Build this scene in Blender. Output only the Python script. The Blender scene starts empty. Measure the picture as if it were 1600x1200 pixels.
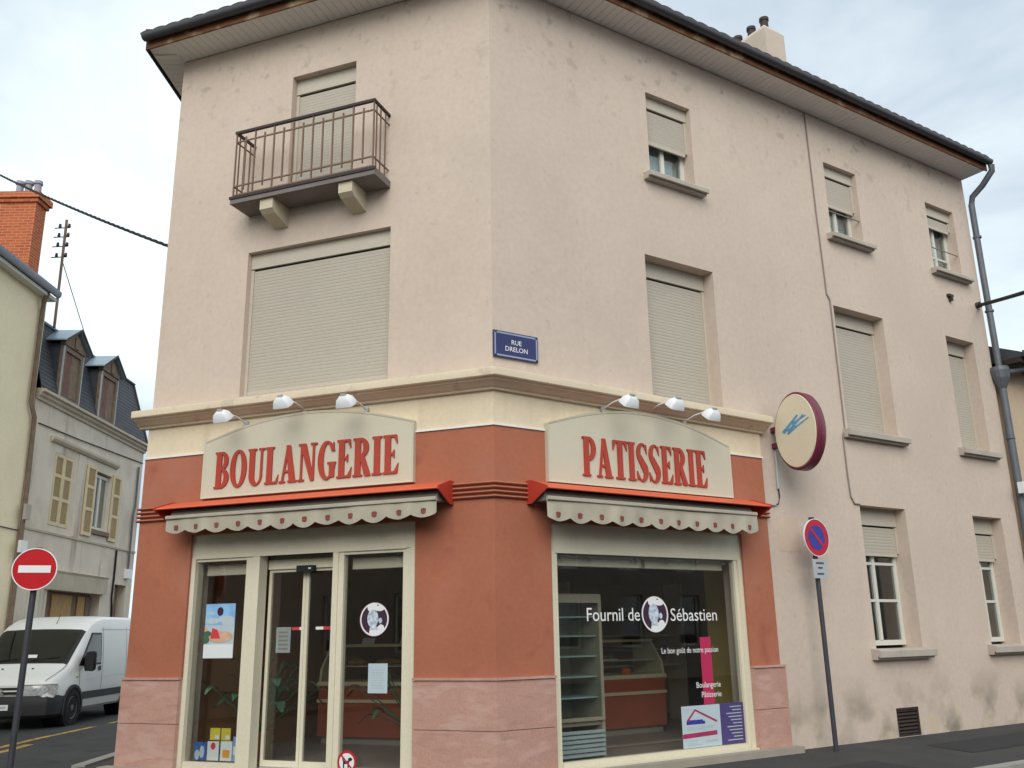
import bpy, bmesh, math, random
import numpy as np
from mathutils import Vector, Matrix
random.seed(7)
RAD = math.radians

# ------------------------------------------------------------------ camera, sky, sun, exposure
sc = bpy.context.scene
COL = sc.collection
cam_d = bpy.data.cameras.new('camera')
cam = bpy.data.objects.new('camera', cam_d)
COL.objects.link(cam)
sc.camera = cam
cam_d.sensor_fit = 'HORIZONTAL'
cam_d.sensor_width = 36.0
cam_d.lens = 36.0 * 1415.67 / 1600.0
cam_d.clip_start = 0.05
cam_d.clip_end = 3000
cam.matrix_world = (Matrix.Translation((0.19263, -8.82613, 1.3922)) @ Matrix.Rotation(RAD(90 + 15.4184), 4, 'X')
                    @ Matrix.Rotation(RAD(-0.9634), 4, 'Z'))
sc.view_settings.view_transform = 'Standard'
sc.view_settings.look = 'None'
sc.view_settings.gamma = 1.0
sc.view_settings.use_curve_mapping = False
sc.view_settings.exposure = 0.56

SUN_EL, SUN_AZ = 34.0, 182.0      # azimuth clockwise from +Y
world = bpy.data.worlds.new('World')
sc.world = world
world.use_nodes = True
wt = world.node_tree
wt.nodes.clear()
def wn(t, **k):
    n = wt.nodes.new(t)
    for a, b in k.items():
        setattr(n, a, b)
    return n
w_out = wn('ShaderNodeOutputWorld')
w_bg = wn('ShaderNodeBackground')
w_bg.inputs['Strength'].default_value = 0.1
w_sky = wn('ShaderNodeTexSky', sky_type='NISHITA')
w_sky.sun_disc = False
w_sky.sun_elevation = RAD(SUN_EL)
w_sky.sun_rotation = RAD(SUN_AZ)
w_tc = wn('ShaderNodeTexCoord')
w_map = wn('ShaderNodeMapping')
w_map.inputs['Location'].default_value = (-2.7329, 4.62295, -3.7367)
w_map.inputs['Scale'].default_value = (1.0, 1.0, 1.7)
wt.links.new(w_tc.outputs['Generated'], w_map.inputs['Vector'])
w_n1 = wn('ShaderNodeTexNoise')
w_n1.inputs['Scale'].default_value = 2.2
w_n1.inputs['Detail'].default_value = 7
w_n1.inputs['Roughness'].default_value = 0.52
w_n1.inputs['Distortion'].default_value = 0.35
wt.links.new(w_map.outputs[0], w_n1.inputs['Vector'])
w_r1 = wn('ShaderNodeValToRGB')
w_r1.color_ramp.elements[0].position = 0.36
w_r1.color_ramp.elements[0].color = (4.3, 5.0, 5.7, 1)
w_r1.color_ramp.elements[1].position = 0.60
w_r1.color_ramp.elements[1].color = (7.6, 8.5, 8.6, 1)
wt.links.new(w_n1.outputs['Fac'], w_r1.inputs['Fac'])
w_mix = wn('ShaderNodeMixRGB')
w_mix.inputs['Fac'].default_value = 0.90
wt.links.new(w_sky.outputs[0], w_mix.inputs[1])
wt.links.new(w_r1.outputs[0], w_mix.inputs[2])
wt.links.new(w_mix.outputs[0], w_bg.inputs['Color'])
wt.links.new(w_bg.outputs[0], w_out.inputs['Surface'])

sun_d = bpy.data.lights.new('sun', 'SUN')
sun_d.energy = 1.5
sun_d.angle = RAD(45)
sun_d.color = (1.0, 0.95, 0.88)
sun = bpy.data.objects.new('sun', sun_d)
COL.objects.link(sun)
_az = RAD(SUN_AZ)
sun_dir = Vector((math.sin(_az) * math.cos(RAD(SUN_EL)), math.cos(_az) * math.cos(RAD(SUN_EL)), math.sin(RAD(SUN_EL))))
sun.rotation_euler = sun_dir.to_track_quat('Z', 'Y').to_euler()

# ------------------------------------------------------------------ frames of the place
aL, aR = RAD(20.6466), RAD(33.0561)
UL, NL = Vector((-math.cos(aL), math.sin(aL), 0)), Vector((-math.sin(aL), -math.cos(aL), 0))
UR, NR = Vector((math.cos(aR), math.sin(aR), 0)), Vector((math.sin(aR), -math.cos(aR), 0))
VS, NS, PS = Vector((-.0227, .9997, 0)), Vector((.9997, .0227, 0)), Vector((-10.9, 0, 0))
Zv = Vector((0, 0, 1))
def fL(s, d, z): return UL * s + NL * d + Zv * z          # left shop facade: along, outward, up
def fR(s, d, z): return UR * s + NR * d + Zv * z          # right facade
def fS(s, d, z): return PS + VS * s + NS * d + Zv * z     # houses along the side street
def fW(x, y, z): return Vector((x, y, z))
G = 0.07            # pavement level at the shop
ROAD = -0.15

# ------------------------------------------------------------------ materials
MATS = {}
def mat(name, col, rough=.8, var=.12, scale=3.0, bump=0.0, bscale=60.0, metallic=0.0, spec=.3, fine=.05, stretch=None):
    m = bpy.data.materials.new(name)
    m.use_nodes = True
    nt = m.node_tree
    b = nt.nodes['Principled BSDF']
    b.inputs['Roughness'].default_value = rough
    b.inputs['Metallic'].default_value = metallic
    b.inputs['Specular IOR Level'].default_value = spec
    geo = nt.nodes.new('ShaderNodeNewGeometry')
    vec = geo.outputs['Position']
    if stretch:
        mp = nt.nodes.new('ShaderNodeMapping')
        mp.inputs['Scale'].default_value = stretch
        nt.links.new(vec, mp.inputs['Vector'])
        vec = mp.outputs[0]
    n = nt.nodes.new('ShaderNodeTexNoise')
    n.inputs['Scale'].default_value = scale
    n.inputs['Detail'].default_value = 4
    nt.links.new(vec, n.inputs['Vector'])
    n2 = nt.nodes.new('ShaderNodeTexNoise')
    n2.inputs['Scale'].default_value = scale * 22
    n2.inputs['Detail'].default_value = 1
    nt.links.new(vec, n2.inputs['Vector'])
    ad = nt.nodes.new('ShaderNodeMath'); ad.operation = 'MULTIPLY_ADD'
    ad.inputs[1].default_value = fine / max(var, .001)
    nt.links.new(n2.outputs['Fac'], ad.inputs[0]); nt.links.new(n.outputs['Fac'], ad.inputs[2])
    r = nt.nodes.new('ShaderNodeMapRange')
    off = .5 + .5 * fine / max(var, .001)
    r.inputs['From Min'].default_value = off - .3
    r.inputs['From Max'].default_value = off + .3
    r.inputs['To Min'].default_value = 1 - var
    r.inputs['To Max'].default_value = 1 + var
    nt.links.new(ad.outputs[0], r.inputs['Value'])
    mx = nt.nodes.new('ShaderNodeVectorMath'); mx.operation = 'SCALE'
    mx.inputs[0].default_value = col
    nt.links.new(r.outputs[0], mx.inputs['Scale'])
    nt.links.new(mx.outputs[0], b.inputs['Base Color'])
    if bump > 0:
        n3 = nt.nodes.new('ShaderNodeTexNoise')
        n3.inputs['Scale'].default_value = bscale
        n3.inputs['Detail'].default_value = 1
        nt.links.new(vec, n3.inputs['Vector'])
        bp = nt.nodes.new('ShaderNodeBump')
        bp.inputs['Strength'].default_value = bump
        bp.inputs['Distance'].default_value = .01
        nt.links.new(n3.outputs['Fac'], bp.inputs['Height'])
        nt.links.new(bp.outputs[0], b.inputs['Normal'])
    MATS[name] = m
    m['last'] = mx.name
    return m
def mask_noise(nt, scale, lo, hi, detail=5, vec=None, stretch=None):
    geo = nt.nodes.new('ShaderNodeNewGeometry')
    v = geo.outputs['Position']
    if stretch:
        mp = nt.nodes.new('ShaderNodeMapping'); mp.inputs['Scale'].default_value = stretch
        nt.links.new(v, mp.inputs['Vector']); v = mp.outputs[0]
    n = nt.nodes.new('ShaderNodeTexNoise'); n.inputs['Scale'].default_value = scale; n.inputs['Detail'].default_value = detail
    nt.links.new(v, n.inputs['Vector'])
    r = nt.nodes.new('ShaderNodeMapRange'); r.inputs['From Min'].default_value = lo; r.inputs['From Max'].default_value = hi
    nt.links.new(n.outputs['Fac'], r.inputs['Value'])
    return r.outputs[0]
def z_band(nt, z0, z1):
    geo = nt.nodes.new('ShaderNodeNewGeometry')
    sp = nt.nodes.new('ShaderNodeSeparateXYZ'); nt.links.new(geo.outputs['Position'], sp.inputs[0])
    r = nt.nodes.new('ShaderNodeMapRange'); r.inputs['From Min'].default_value = z0; r.inputs['From Max'].default_value = z1
    nt.links.new(sp.outputs['Z'], r.inputs['Value'])
    return r.outputs[0]
def overlay(m, mask_list, col, amount=1.0):
    """stain: mixes col over the base colour where the product of masks is high"""
    nt = m.node_tree; b = nt.nodes['Principled BSDF']
    src = b.inputs['Base Color'].links[0].from_socket
    cur = mask_list[0]
    for k in mask_list[1:]:
        mm = nt.nodes.new('ShaderNodeMath'); mm.operation = 'MULTIPLY'
        nt.links.new(cur, mm.inputs[0]); nt.links.new(k, mm.inputs[1]); cur = mm.outputs[0]
    am = nt.nodes.new('ShaderNodeMath'); am.operation = 'MULTIPLY'; am.inputs[1].default_value = amount
    nt.links.new(cur, am.inputs[0])
    x = nt.nodes.new('ShaderNodeMixRGB'); x.inputs[2].default_value = (*col, 1)
    nt.links.new(am.outputs[0], x.inputs['Fac']); nt.links.new(src, x.inputs[1])
    nt.links.new(x.outputs[0], b.inputs['Base Color'])
def glass(name, tint=(1, 1, 1), refl=1.5):
    m = bpy.data.materials.new(name); m.use_nodes = True; nt = m.node_tree
    for n in list(nt.nodes):
        if n.type != 'OUTPUT_MATERIAL': nt.nodes.remove(n)
    out = [n for n in nt.nodes if n.type == 'OUTPUT_MATERIAL'][0]
    tr = nt.nodes.new('ShaderNodeBsdfTransparent'); tr.inputs[0].default_value = (*tint, 1)
    gl = nt.nodes.new('ShaderNodeBsdfGlossy'); gl.inputs['Roughness'].default_value = .01
    lw = nt.nodes.new('ShaderNodeLayerWeight')
    pw = nt.nodes.new('ShaderNodeMath'); pw.operation = 'POWER'; pw.inputs[1].default_value = 5
    nt.links.new(lw.outputs['Facing'], pw.inputs[0])
    fr = nt.nodes.new('ShaderNodeMath'); fr.operation = 'MULTIPLY_ADD'; fr.inputs[1].default_value = .96; fr.inputs[2].default_value = .04
    nt.links.new(pw.outputs[0], fr.inputs[0])
    mu = nt.nodes.new('ShaderNodeMath'); mu.operation = 'MULTIPLY'; mu.inputs[1].default_value = refl; mu.use_clamp = True
    nt.links.new(fr.outputs[0], mu.inputs[0])
    mx = nt.nodes.new('ShaderNodeMixShader')
    nt.links.new(mu.outputs[0], mx.inputs[0]); nt.links.new(tr.outputs[0], mx.inputs[1]); nt.links.new(gl.outputs[0], mx.inputs[2])
    nt.links.new(mx.outputs[0], out.inputs['Surface'])
    MATS[name] = m
    return m

WALLC = (.59, .485, .405)
m = mat('wall_render', WALLC, .92, .065, .8, bump=.25, bscale=160, fine=.05)
overlay(m, [mask_noise(m.node_tree, 1.7, .44, .62), z_band(m.node_tree, .85, .30)], (.19, .165, .125), .8)          # damp at the foot
overlay(m, [mask_noise(m.node_tree, 3.1, .56, .60), z_band(m.node_tree, .48, .25)], (.55, .46, .33), .8)            # flaked patches
overlay(m, [mask_noise(m.node_tree, 5.5, .60, .70, detail=3), z_band(m.node_tree, 7.2, 8.5)], (.33, .27, .225), .65)
overlay(m, [mask_noise(m.node_tree, .55, .52, .68, detail=3)], (.53, .44, .37), .35)
overlay(m, [mask_noise(m.node_tree, 9.0, .69, .73, detail=2)], (.42, .35, .30), .35)   # blotches under the eaves
overlay(m, [mask_noise(m.node_tree, 1.6, .55, .75, stretch=(2.2, 2.2, .18))], (.42, .33, .27), .12)                   # rain streaks
m = mat('cream_render', (.72, .615, .45), .9, .05, 1.2, bump=.15, bscale=150)
overlay(m, [mask_noise(m.node_tree, 2.2, .55, .75, stretch=(2.5, 2.5, .3))], (.54, .43, .29), .4)
m = mat('ledge_stone', (.66, .565, .42), .9, .07, 1.6, bump=.2, bscale=90)
overlay(m, [mask_noise(m.node_tree, 7, .60, .68, detail=3)], (.36, .30, .23), .35)
m = mat('red_render', (.39, .138, .080), .88, .10, 1.1, bump=.22, bscale=120)
overlay(m, [mask_noise(m.node_tree, 2.1, .58, .70)], (.30, .092, .060), .75)
overlay(m, [mask_noise(m.node_tree, 1.2, .54, .68, detail=6)], (.42, .19, .135), .4)
m = mat('marble', (.48, .28, .225), .42, .10, 2.6, spec=.4, fine=.12)
overlay(m, [mask_noise(m.node_tree, 1.3, .50, .60, detail=6, stretch=(2.0, 2.0, 6))], (.58, .40, .34), .45)
overlay(m, [mask_noise(m.node_tree, 2.6, .57, .64, detail=7, stretch=(1.5, 1.5, 7))], (.38, .20, .165), .4)
mat('sign_board', (.58, .545, .43), .6, .025, 1.0, fine=.02)
mat('letter_red', (.40, .055, .034), .5, .06, 5)
mat('hood_red', (.66, .115, .048), .55, .06, 2, spec=.4)
mat('hood_dark_red', (.50, .05, .03), .55, .06, 2)
m = mat('valance_cloth', (.42, .38, .305), .9, .14, 4, bump=.15, bscale=250)
mat('cassette', (.20, .19, .165), .6, .08, 4)
mat('motif_brown', (.23, .07, .055), .9, .35, 60)
mat('frame_cream', (.70, .645, .50), .42, .03, 2, spec=.45)
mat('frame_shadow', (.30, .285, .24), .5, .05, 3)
mat('shutter', (.45, .405, .34), .6, .035, 1.5)
mat('shutter_box', (.51, .46, .38), .6, .03, 1.5)
mat('sill', (.45, .40, .345), .9, .12, 4, bump=.2, bscale=90)
mat('white_frame', (.62, .62, .56), .5, .04, 4)
mat('dark_gap', (.02, .02, .02), .9, .05, 4)
mat('soffit', (.80, .77, .74), .6, .04, 2)
m = mat('fascia_wood', (.165, .07, .032), .75, .3, 6, stretch=(1, 1, 6))
overlay(m, [mask_noise(m.node_tree, 3.5, .55, .68)], (.45, .33, .20), .7)
mat('gutter_metal', (.085, .085, .095), .45, .15, 3, metallic=.4)
mat('roof_tile', (.085, .065, .058), .85, .35, 9, bump=.3)
mat('tile_red', (.33, .085, .05), .85, .25, 9)
mat('iron_brown', (.19, .12, .085), .6, .15, 8)
mat('iron_dark', (.045, .032, .030), .6, .15, 8)
mat('balcony_slab', (.20, .175, .165), .85, .15, 5, bump=.2)
mat('bracket_cream', (.58, .51, .38), .85, .06, 4)
mat('black_plastic', (.018, .018, .02), .5, .1, 8)
mat('white_metal', (.78, .80, .82), .4, .03, 4)
mat('steel', (.50, .50, .50), .35, .1, 10, metallic=.7)
mat('plate_blue', (.022, .028, .12), .35, .08, 6, spec=.5)
mat('plate_edge', (.30, .33, .48), .4, .05, 6)
mat('paint_white', (.78, .78, .78), .5, .03, 8)
mat('oval_rim', (.155, .018, .042), .4, .08, 4, spec=.5)
mat('oval_face', (.66, .60, .45), .5, .03, 3)
mat('brush_blue', (.10, .30, .50), .5, .4, 22)
mat('sign_red', (.50, .008, .014), .5, .05, 5, spec=.2)
mat('sign_noparking_red', (.47, .020, .042), .4, .05, 5)
mat('sign_blue', (.045, .05, .30), .4, .05, 5)
mat('pole_grey', (.062, .066, .078), .5, .12, 6, metallic=.3)
mat('plate_grey', (.42, .45, .48), .5, .05, 6)
mat('ink', (.09, .09, .10), .7, .1, 8)
m = mat('asphalt', (.045, .046, .049), .9, .16, 1.2, bump=.5, bscale=140, fine=.25)
overlay(m, [mask_noise(m.node_tree, .7, .52, .64)], (.060, .060, .060), .6)
overlay(m, [mask_noise(m.node_tree, 1.9, .60, .66, detail=8)], (.028, .028, .030), .7)
m = mat('pavement_asphalt', (.053, .052, .053), .9, .14, 2.1, bump=.45, bscale=170, fine=.22)
overlay(m, [mask_noise(m.node_tree, 1.1, .55, .66)], (.070, .067, .064), .6)
m = mat('asphalt_patch', (.037, .037, .039), .92, .12, 3, bump=.5, bscale=150, fine=.2)
mat('wall_patch', (.585, .46, .365), .93, .06, 3, bump=.25, bscale=160)
mat('kerb_stone', (.30, .29, .27), .85, .15, 4, bump=.3, bscale=90)
mat('step_concrete', (.33, .29, .24), .85, .1, 4, bump=.25, bscale=90)
m = mat('yellow_paint', (.42, .27, .07), .8, .2, 5, fine=.2)
overlay(m, [mask_noise(m.node_tree, 9, .50, .62)], (.08, .08, .08), .8)
m = mat('grey_render', (.69, .61, .51), .95, .10, .8, bump=.3, bscale=60)
overlay(m, [mask_noise(m.node_tree, .9, .50, .66)], (.54, .46, .37), .7)
overlay(m, [mask_noise(m.node_tree, 1.5, .58, .72, stretch=(2, 2, .2))], (.20, .175, .15), .6)
m = mat('grey_stone', (.52, .45, .35), .95, .15, 2.2, bump=.3, bscale=60)
m = mat('yellow_render', (.89, .78, .55), .95, .07, .9, bump=.25, bscale=60)
overlay(m, [mask_noise(m.node_tree, .9, .55, .70, stretch=(1, 1, .4))], (.74, .63, .44), .6)
overlay(m, [mask_noise(m.node_tree, 1.9, .62, .70, detail=8), z_band(m.node_tree, 5.0, 1.0)], (.36, .31, .22), .8)
m = mat('slate', (.062, .066, .076), .6, .25, 3, bump=.5, bscale=30, stretch=(1, 1, 3))
mat('zinc', (.34, .42, .48), .4, .1, 4, metallic=.3)
mat('shutter_wood', (.68, .56, .36), .8, .12, 7)
mat('louvre_wood', (.44, .33, .18), .85, .25, 30)
mat('weathered_wood', (.22, .16, .115), .9, .25, 8)
mat('pink_wood', (.20, .105, .085), .9, .25, 8)
mat('door_wood', (.44, .27, .11), .7, .2, 7)
mat('van_white', (.70, .72, .72), .3, .03, 1.5, spec=.5)
mat('van_bumper', (.022, .023, .026), .6, .12, 6)
mat('tyre', (.015, .015, .016), .85, .1, 8)
mat('rim', (.12, .12, .125), .45, .2, 12, metallic=.5)
mat('headlight', (.40, .42, .44), .12, .5, 22, spec=.8)
mat('cable_black', (.012, .012, .013), .7, .1, 8)
mat('cable_grey', (.25, .22, .20), .7, .1, 8)
mat('pipe_metal', (.135, .145, .165), .55, .15, 5, metallic=.35)
mat('interior_brown', (.28, .175, .13), .8, .15, 2)
mat('interior_orange', (.42, .21, .09), .8, .12, 2)
mat('interior_mustard', (.55, .41, .12), .8, .10, 2)
mat('interior_ceiling', (.25, .22, .19), .9, .05, 2)
mat('floor_tile', (.33, .30, .26), .4, .15, 2)
mat('counter_red', (.36, .10, .055), .5, .12, 3)
mat('counter_cream', (.62, .53, .35), .5, .06, 3)
mat('fridge_metal', (.34, .30, .23), .4, .08, 4)
mat('vent_metal', (.36, .44, .46), .35, .1, 8)
mat('bread_crust', (.33, .17, .065), .75, .35, 16)
mat('orange_label', (.80, .13, .02), .6, .05, 6)
mat('leaf', (.055, .13, .075), .55, .35, 7)
mat('terracotta', (.20, .085, .05), .8, .15, 6)
mat('paper_white', (.72, .75, .76), .6, .03, 6)
mat('paper_bluish', (.46, .55, .60), .6, .06, 4)
mat('paper_sky', (.24, .46, .74), .6, .35, 5)
mat('paper_yellow', (.66, .56, .05), .6, .15, 9)
mat('paper_orange', (.72, .34, .05), .6, .12, 12)
mat('paper_blue', (.05, .13, .42), .6, .45, 20)
mat('paper_red', (.60, .05, .06), .6, .1, 12)
mat('paper_pink', (.46, .025, .095), .6, .05, 4)
mat('paper_magenta', (.36, .03, .10), .6, .2, 12)
mat('paper_violet', (.075, .055, .18), .6, .15, 6)
mat('paper_grey', (.40, .45, .48), .6, .1, 12)
mat('emblem_plum', (.050, .022, .045), .6, .2, 20)
mat('emblem_pale', (.50, .57, .66), .6, .55, 34)
mat('skin_tone', (.62, .40, .28), .6, .2, 14)
mat('far_render', (.30, .26, .22), .95, .1, 1)
mat('peach_render', (.55, .42, .30), .95, .07, 1.2, bump=.2, bscale=90)
mat('pot_grey', (.30, .31, .36), .7, .15, 8)
mat('chimney_render', (.56, .47, .39), .9, .09, 2, bump=.2, bscale=90)
glass('shop_glass', (.95, .96, .95), 2.0)
glass('window_glass', (.80, .84, .84), 2.6)
glass('van_glass', (.42, .50, .48), 1.7)
glass('case_glass', (.93, .97, .96), 1.0)
# brick chimney
m = mat('brick_red', (.46, .125, .050), .9, .2, 4, bump=.2)
nt = m.node_tree
bt = nt.nodes.new('ShaderNodeTexBrick')
bt.inputs['Color1'].default_value = (.50, .13, .048, 1); bt.inputs['Color2'].default_value = (.37, .090, .038, 1)
bt.inputs['Mortar'].default_value = (.52, .23, .13, 1)
bt.inputs['Scale'].default_value = 1.0; bt.inputs['Brick Width'].default_value = .24; bt.inputs['Row Height'].default_value = .075
bt.inputs['Mortar Size'].default_value = .010
geo = nt.nodes.new('ShaderNodeNewGeometry'); sp = nt.nodes.new('ShaderNodeSeparateXYZ'); nt.links.new(geo.outputs['Position'], sp.inputs[0])
sm = nt.nodes.new('ShaderNodeMath'); nt.links.new(sp.outputs['X'], sm.inputs[0]); nt.links.new(sp.outputs['Y'], sm.inputs[1])
cb = nt.nodes.new('ShaderNodeCombineXYZ'); nt.links.new(sm.outputs[0], cb.inputs['X']); nt.links.new(sp.outputs['Z'], cb.inputs['Y'])
nt.links.new(cb.outputs[0], bt.inputs['Vector'])
nt.links.new(bt.outputs['Color'], nt.nodes['Principled BSDF'].inputs['Base Color'])

# ------------------------------------------------------------------ mesh helpers
class MB:
    def __init__(s): s.v = []; s.f = []
    def add(s, vs, fs):
        o = len(s.v); s.v += [tuple(p) for p in vs]; s.f += [tuple(i + o for i in q) for q in fs]; return s
    def box(s, f, a0, a1, d0, d1, z0, z1):
        vs = [f(a, d, z) for z in (z0, z1) for d in (d0, d1) for a in (a0, a1)]
        return s.add(vs, [(0, 1, 3, 2), (4, 6, 7, 5), (0, 4, 5, 1), (2, 3, 7, 6), (0, 2, 6, 4), (1, 5, 7, 3)])
    def prism(s, pts, vec):
        n = len(pts); vec = Vector(vec)
        vs = [Vector(p) for p in pts] + [Vector(p) + vec for p in pts]
        fs = [tuple(range(n)), tuple(range(2 * n - 1, n - 1, -1))] + [(i, (i + 1) % n, n + (i + 1) % n, n + i) for i in range(n)]
        return s.add(vs, fs)
    def loft(s, rings, close=True, caps=True):
        n = len(rings[0]); vs = [p for r in rings for p in r]; fs = []
        for i in range(len(rings) - 1):
            for j in range(n if close else n - 1):
                k = (j + 1) % n
                fs.append((i * n + j, i * n + k, (i + 1) * n + k, (i + 1) * n + j))
        if caps and close:
            fs.append(tuple(range(n))); fs.append(tuple(range((len(rings) - 1) * n, len(rings) * n)))
        return s.add(vs, fs)
    def prof(s, f, prof, a0, a1):      # (d, z) outline swept along the facade
        return s.loft([[f(a, d, z) for d, z in prof] for a in (a0, a1)])
    def tube(s, pts, r, n=8):
        pts = [Vector(p) for p in pts]; rings = []
        for i, p in enumerate(pts):
            t = (pts[min(i + 1, len(pts) - 1)] - pts[max(i - 1, 0)]).normalized()
            u = t.cross(Vector((.13, .27, .95)))
            if u.length < .05: u = t.cross(Vector((1, 0, 0)))
            u.normalize(); w = t.cross(u)
            rr = r[i] if isinstance(r, (list, tuple)) else r
            rings.append([p + (u * math.cos(2 * math.pi * k / n) + w * math.sin(2 * math.pi * k / n)) * rr for k in range(n)])
        return s.loft(rings)
    def grid(s, rows):
        n = len(rows[0]); vs = [p for r in rows for p in r]
        return s.add(vs, [(i * n + j, i * n + j + 1, (i + 1) * n + j + 1, (i + 1) * n + j) for i in range(len(rows) - 1) for j in range(n - 1)])
    def mesh(s, name, smooth=None, flat=False):
        me = bpy.data.meshes.new(name)
        me.from_pydata(s.v, [], s.f)
        if not flat:
            bm = bmesh.new(); bm.from_mesh(me)
            bmesh.ops.recalc_face_normals(bm, faces=bm.faces)
            bm.to_mesh(me); bm.free()
        if smooth is not None:
            for p in me.polygons: p.use_smooth = True
            me.set_sharp_from_angle(angle=RAD(smooth))
        return me
def link(name, me, material, parent=None, loc=None):
    o = bpy.data.objects.new(name, me)
    COL.objects.link(o)
    if material and not me.materials: me.materials.append(MATS[material])
    if loc is not None: o.location = loc
    if parent is not None: attach(o, parent)
    return o
def attach(o, parent):
    o.parent = parent
    o.matrix_parent_inverse = WM[parent.name].inverted()
    WM[o.name] = WM[parent.name] @ o.matrix_parent_inverse @ Matrix.Translation(o.location)
WM = {}
def part(name, mb, material, parent=None, smooth=None, flat=False):
    o = link(name, mb.mesh(name, smooth, flat), material)
    WM[o.name] = Matrix.Identity(4)
    if parent is not None: attach(o, parent)
    return o
def tag(o, label=None, cat=None, group=None, kind=None):
    if label: o['label'] = label
    if cat: o['category'] = cat
    if group: o['group'] = group
    if kind: o['kind'] = kind
    return o
def thing(name, loc, label, cat, group=None):
    o = bpy.data.objects.new(name, None)
    o.empty_display_size = .2
    COL.objects.link(o)
    o.location = loc
    WM[o.name] = Matrix.Translation(loc)
    return tag(o, label, cat, group)
def pieces(name, me, material, parent, offsets):
    """alike pieces sharing one mesh"""
    out = []
    for off in offsets:
        o = link(name, me, material, None, off); WM[o.name] = Matrix.Translation(off); attach(o, parent); out.append(o)
    return out

def wall_open(f, a0, a1, z0, z1, ops, d0, d1):
    """slab with rectangular openings; d1 = outer face, d0 = inner face"""
    mb = MB()
    A = sorted({a0, a1, *[o[0] for o in ops], *[o[1] for o in ops]}); Z = sorted({z0, z1, *[o[2] for o in ops], *[o[3] for o in ops]})
    A = [a for a in A if a0 <= a <= a1]; Z = [z for z in Z if z0 <= z <= z1]
    def hole(i, j):
        if i < 0 or j < 0 or i >= len(A) - 1 or j >= len(Z) - 1: return True
        ca, cz = (A[i] + A[i + 1]) / 2, (Z[j] + Z[j + 1]) / 2
        return any(o[0] < ca < o[1] and o[2] < cz < o[3] for o in ops)
    for i in range(len(A) - 1):
        for j in range(len(Z) - 1):
            if hole(i, j): continue
            a, b, p, q = A[i], A[i + 1], Z[j], Z[j + 1]
            for d in (d0, d1): mb.add([f(a, d, p), f(b, d, p), f(b, d, q), f(a, d, q)], [(0, 1, 2, 3)])
            if hole(i - 1, j): mb.add([f(a, d0, p), f(a, d1, p), f(a, d1, q), f(a, d0, q)], [(0, 1, 2, 3)])
            if hole(i + 1, j): mb.add([f(b, d0, p), f(b, d1, p), f(b, d1, q), f(b, d0, q)], [(0, 1, 2, 3)])
            if hole(i, j - 1): mb.add([f(a, d0, p), f(a, d1, p), f(b, d1, p), f(b, d0, p)], [(0, 1, 2, 3)])
            if hole(i, j + 1): mb.add([f(a, d0, q), f(a, d1, q), f(b, d1, q), f(b, d0, q)], [(0, 1, 2, 3)])
    # merge so that normals agree
    key = {}; nv = []; idx = []
    for p in mb.v:
        k = tuple(round(c, 4) for c in p)
        if k not in key: key[k] = len(nv); nv.append(p)
        idx.append(key[k])
    mb.f = [tuple(idx[i] for i in q) for q in mb.f]; mb.v = nv
    return mb

# 2-D shapes from fields (positive inside), cut out by marching squares
class F2:
    def __init__(s, w, h, n=44):
        s.w, s.h = w, h; s.nx = max(6, int(n * w / max(w, h))); s.ny = max(6, int(n * h / max(w, h)))
        s.X, s.Y = np.meshgrid(np.linspace(-.02 * w, 1.02 * w, s.nx + 1), np.linspace(-.02 * h, 1.02 * h, s.ny + 1))
    def R(s, x0, y0, x1, y1): return np.minimum(np.minimum(s.X - x0, x1 - s.X), np.minimum(s.Y - y0, y1 - s.Y))
    def E(s, cx, cy, rx, ry): return (1 - np.sqrt(((s.X - cx) / rx) ** 2 + ((s.Y - cy) / ry) ** 2)) * min(rx, ry)
    def P(s, *p):
        ar = sum(p[i][0] * p[(i + 1) % len(p)][1] - p[(i + 1) % len(p)][0] * p[i][1] for i in range(len(p)))
        if ar < 0: p = p[::-1]
        r = None
        for i in range(len(p)):
            (x0, y0), (x1, y1) = p[i], p[(i + 1) % len(p)]
            L = math.hypot(x1 - x0, y1 - y0)
            d = ((x1 - x0) * (s.Y - y0) - (y1 - y0) * (s.X - x0)) / L
            r = d if r is None else np.minimum(r, d)
        return r
    def polys(s, F):
        vs, fs, key = [], [], {}
        def vid(x, y):
            k = (round(x, 5), round(y, 5))
            if k not in key: key[k] = len(vs); vs.append((x, y))
            return key[k]
        for j in range(s.ny):
            for i in range(s.nx):
                c = [(i, j), (i + 1, j), (i + 1, j + 1), (i, j + 1)]
                val = [F[b, a] for a, b in c]
                if max(val) <= 0: continue
                out = []
                for k in range(4):
                    a, b = c[k], c[(k + 1) % 4]; va, vb = val[k], val[(k + 1) % 4]
                    pa = (s.X[a[1], a[0]], s.Y[a[1], a[0]]); pb = (s.X[b[1], b[0]], s.Y[b[1], b[0]])
                    if va > 0: out.append(vid(*pa))
                    if (va > 0) != (vb > 0):
                        t = va / (va - vb); out.append(vid(pa[0] + (pb[0] - pa[0]) * t, pa[1] + (pb[1] - pa[1]) * t))
                o2 = [q for n_, q in enumerate(out) if q != out[n_ - 1]]
                if len(o2) >= 3: fs.append(tuple(o2))
        return vs, fs
def U(*a):
    r = a[0]
    for b in a[1:]: r = np.maximum(r, b)
    return r
def I(*a):
    r = a[0]
    for b in a[1:]: r = np.minimum(r, b)
    return r
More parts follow.
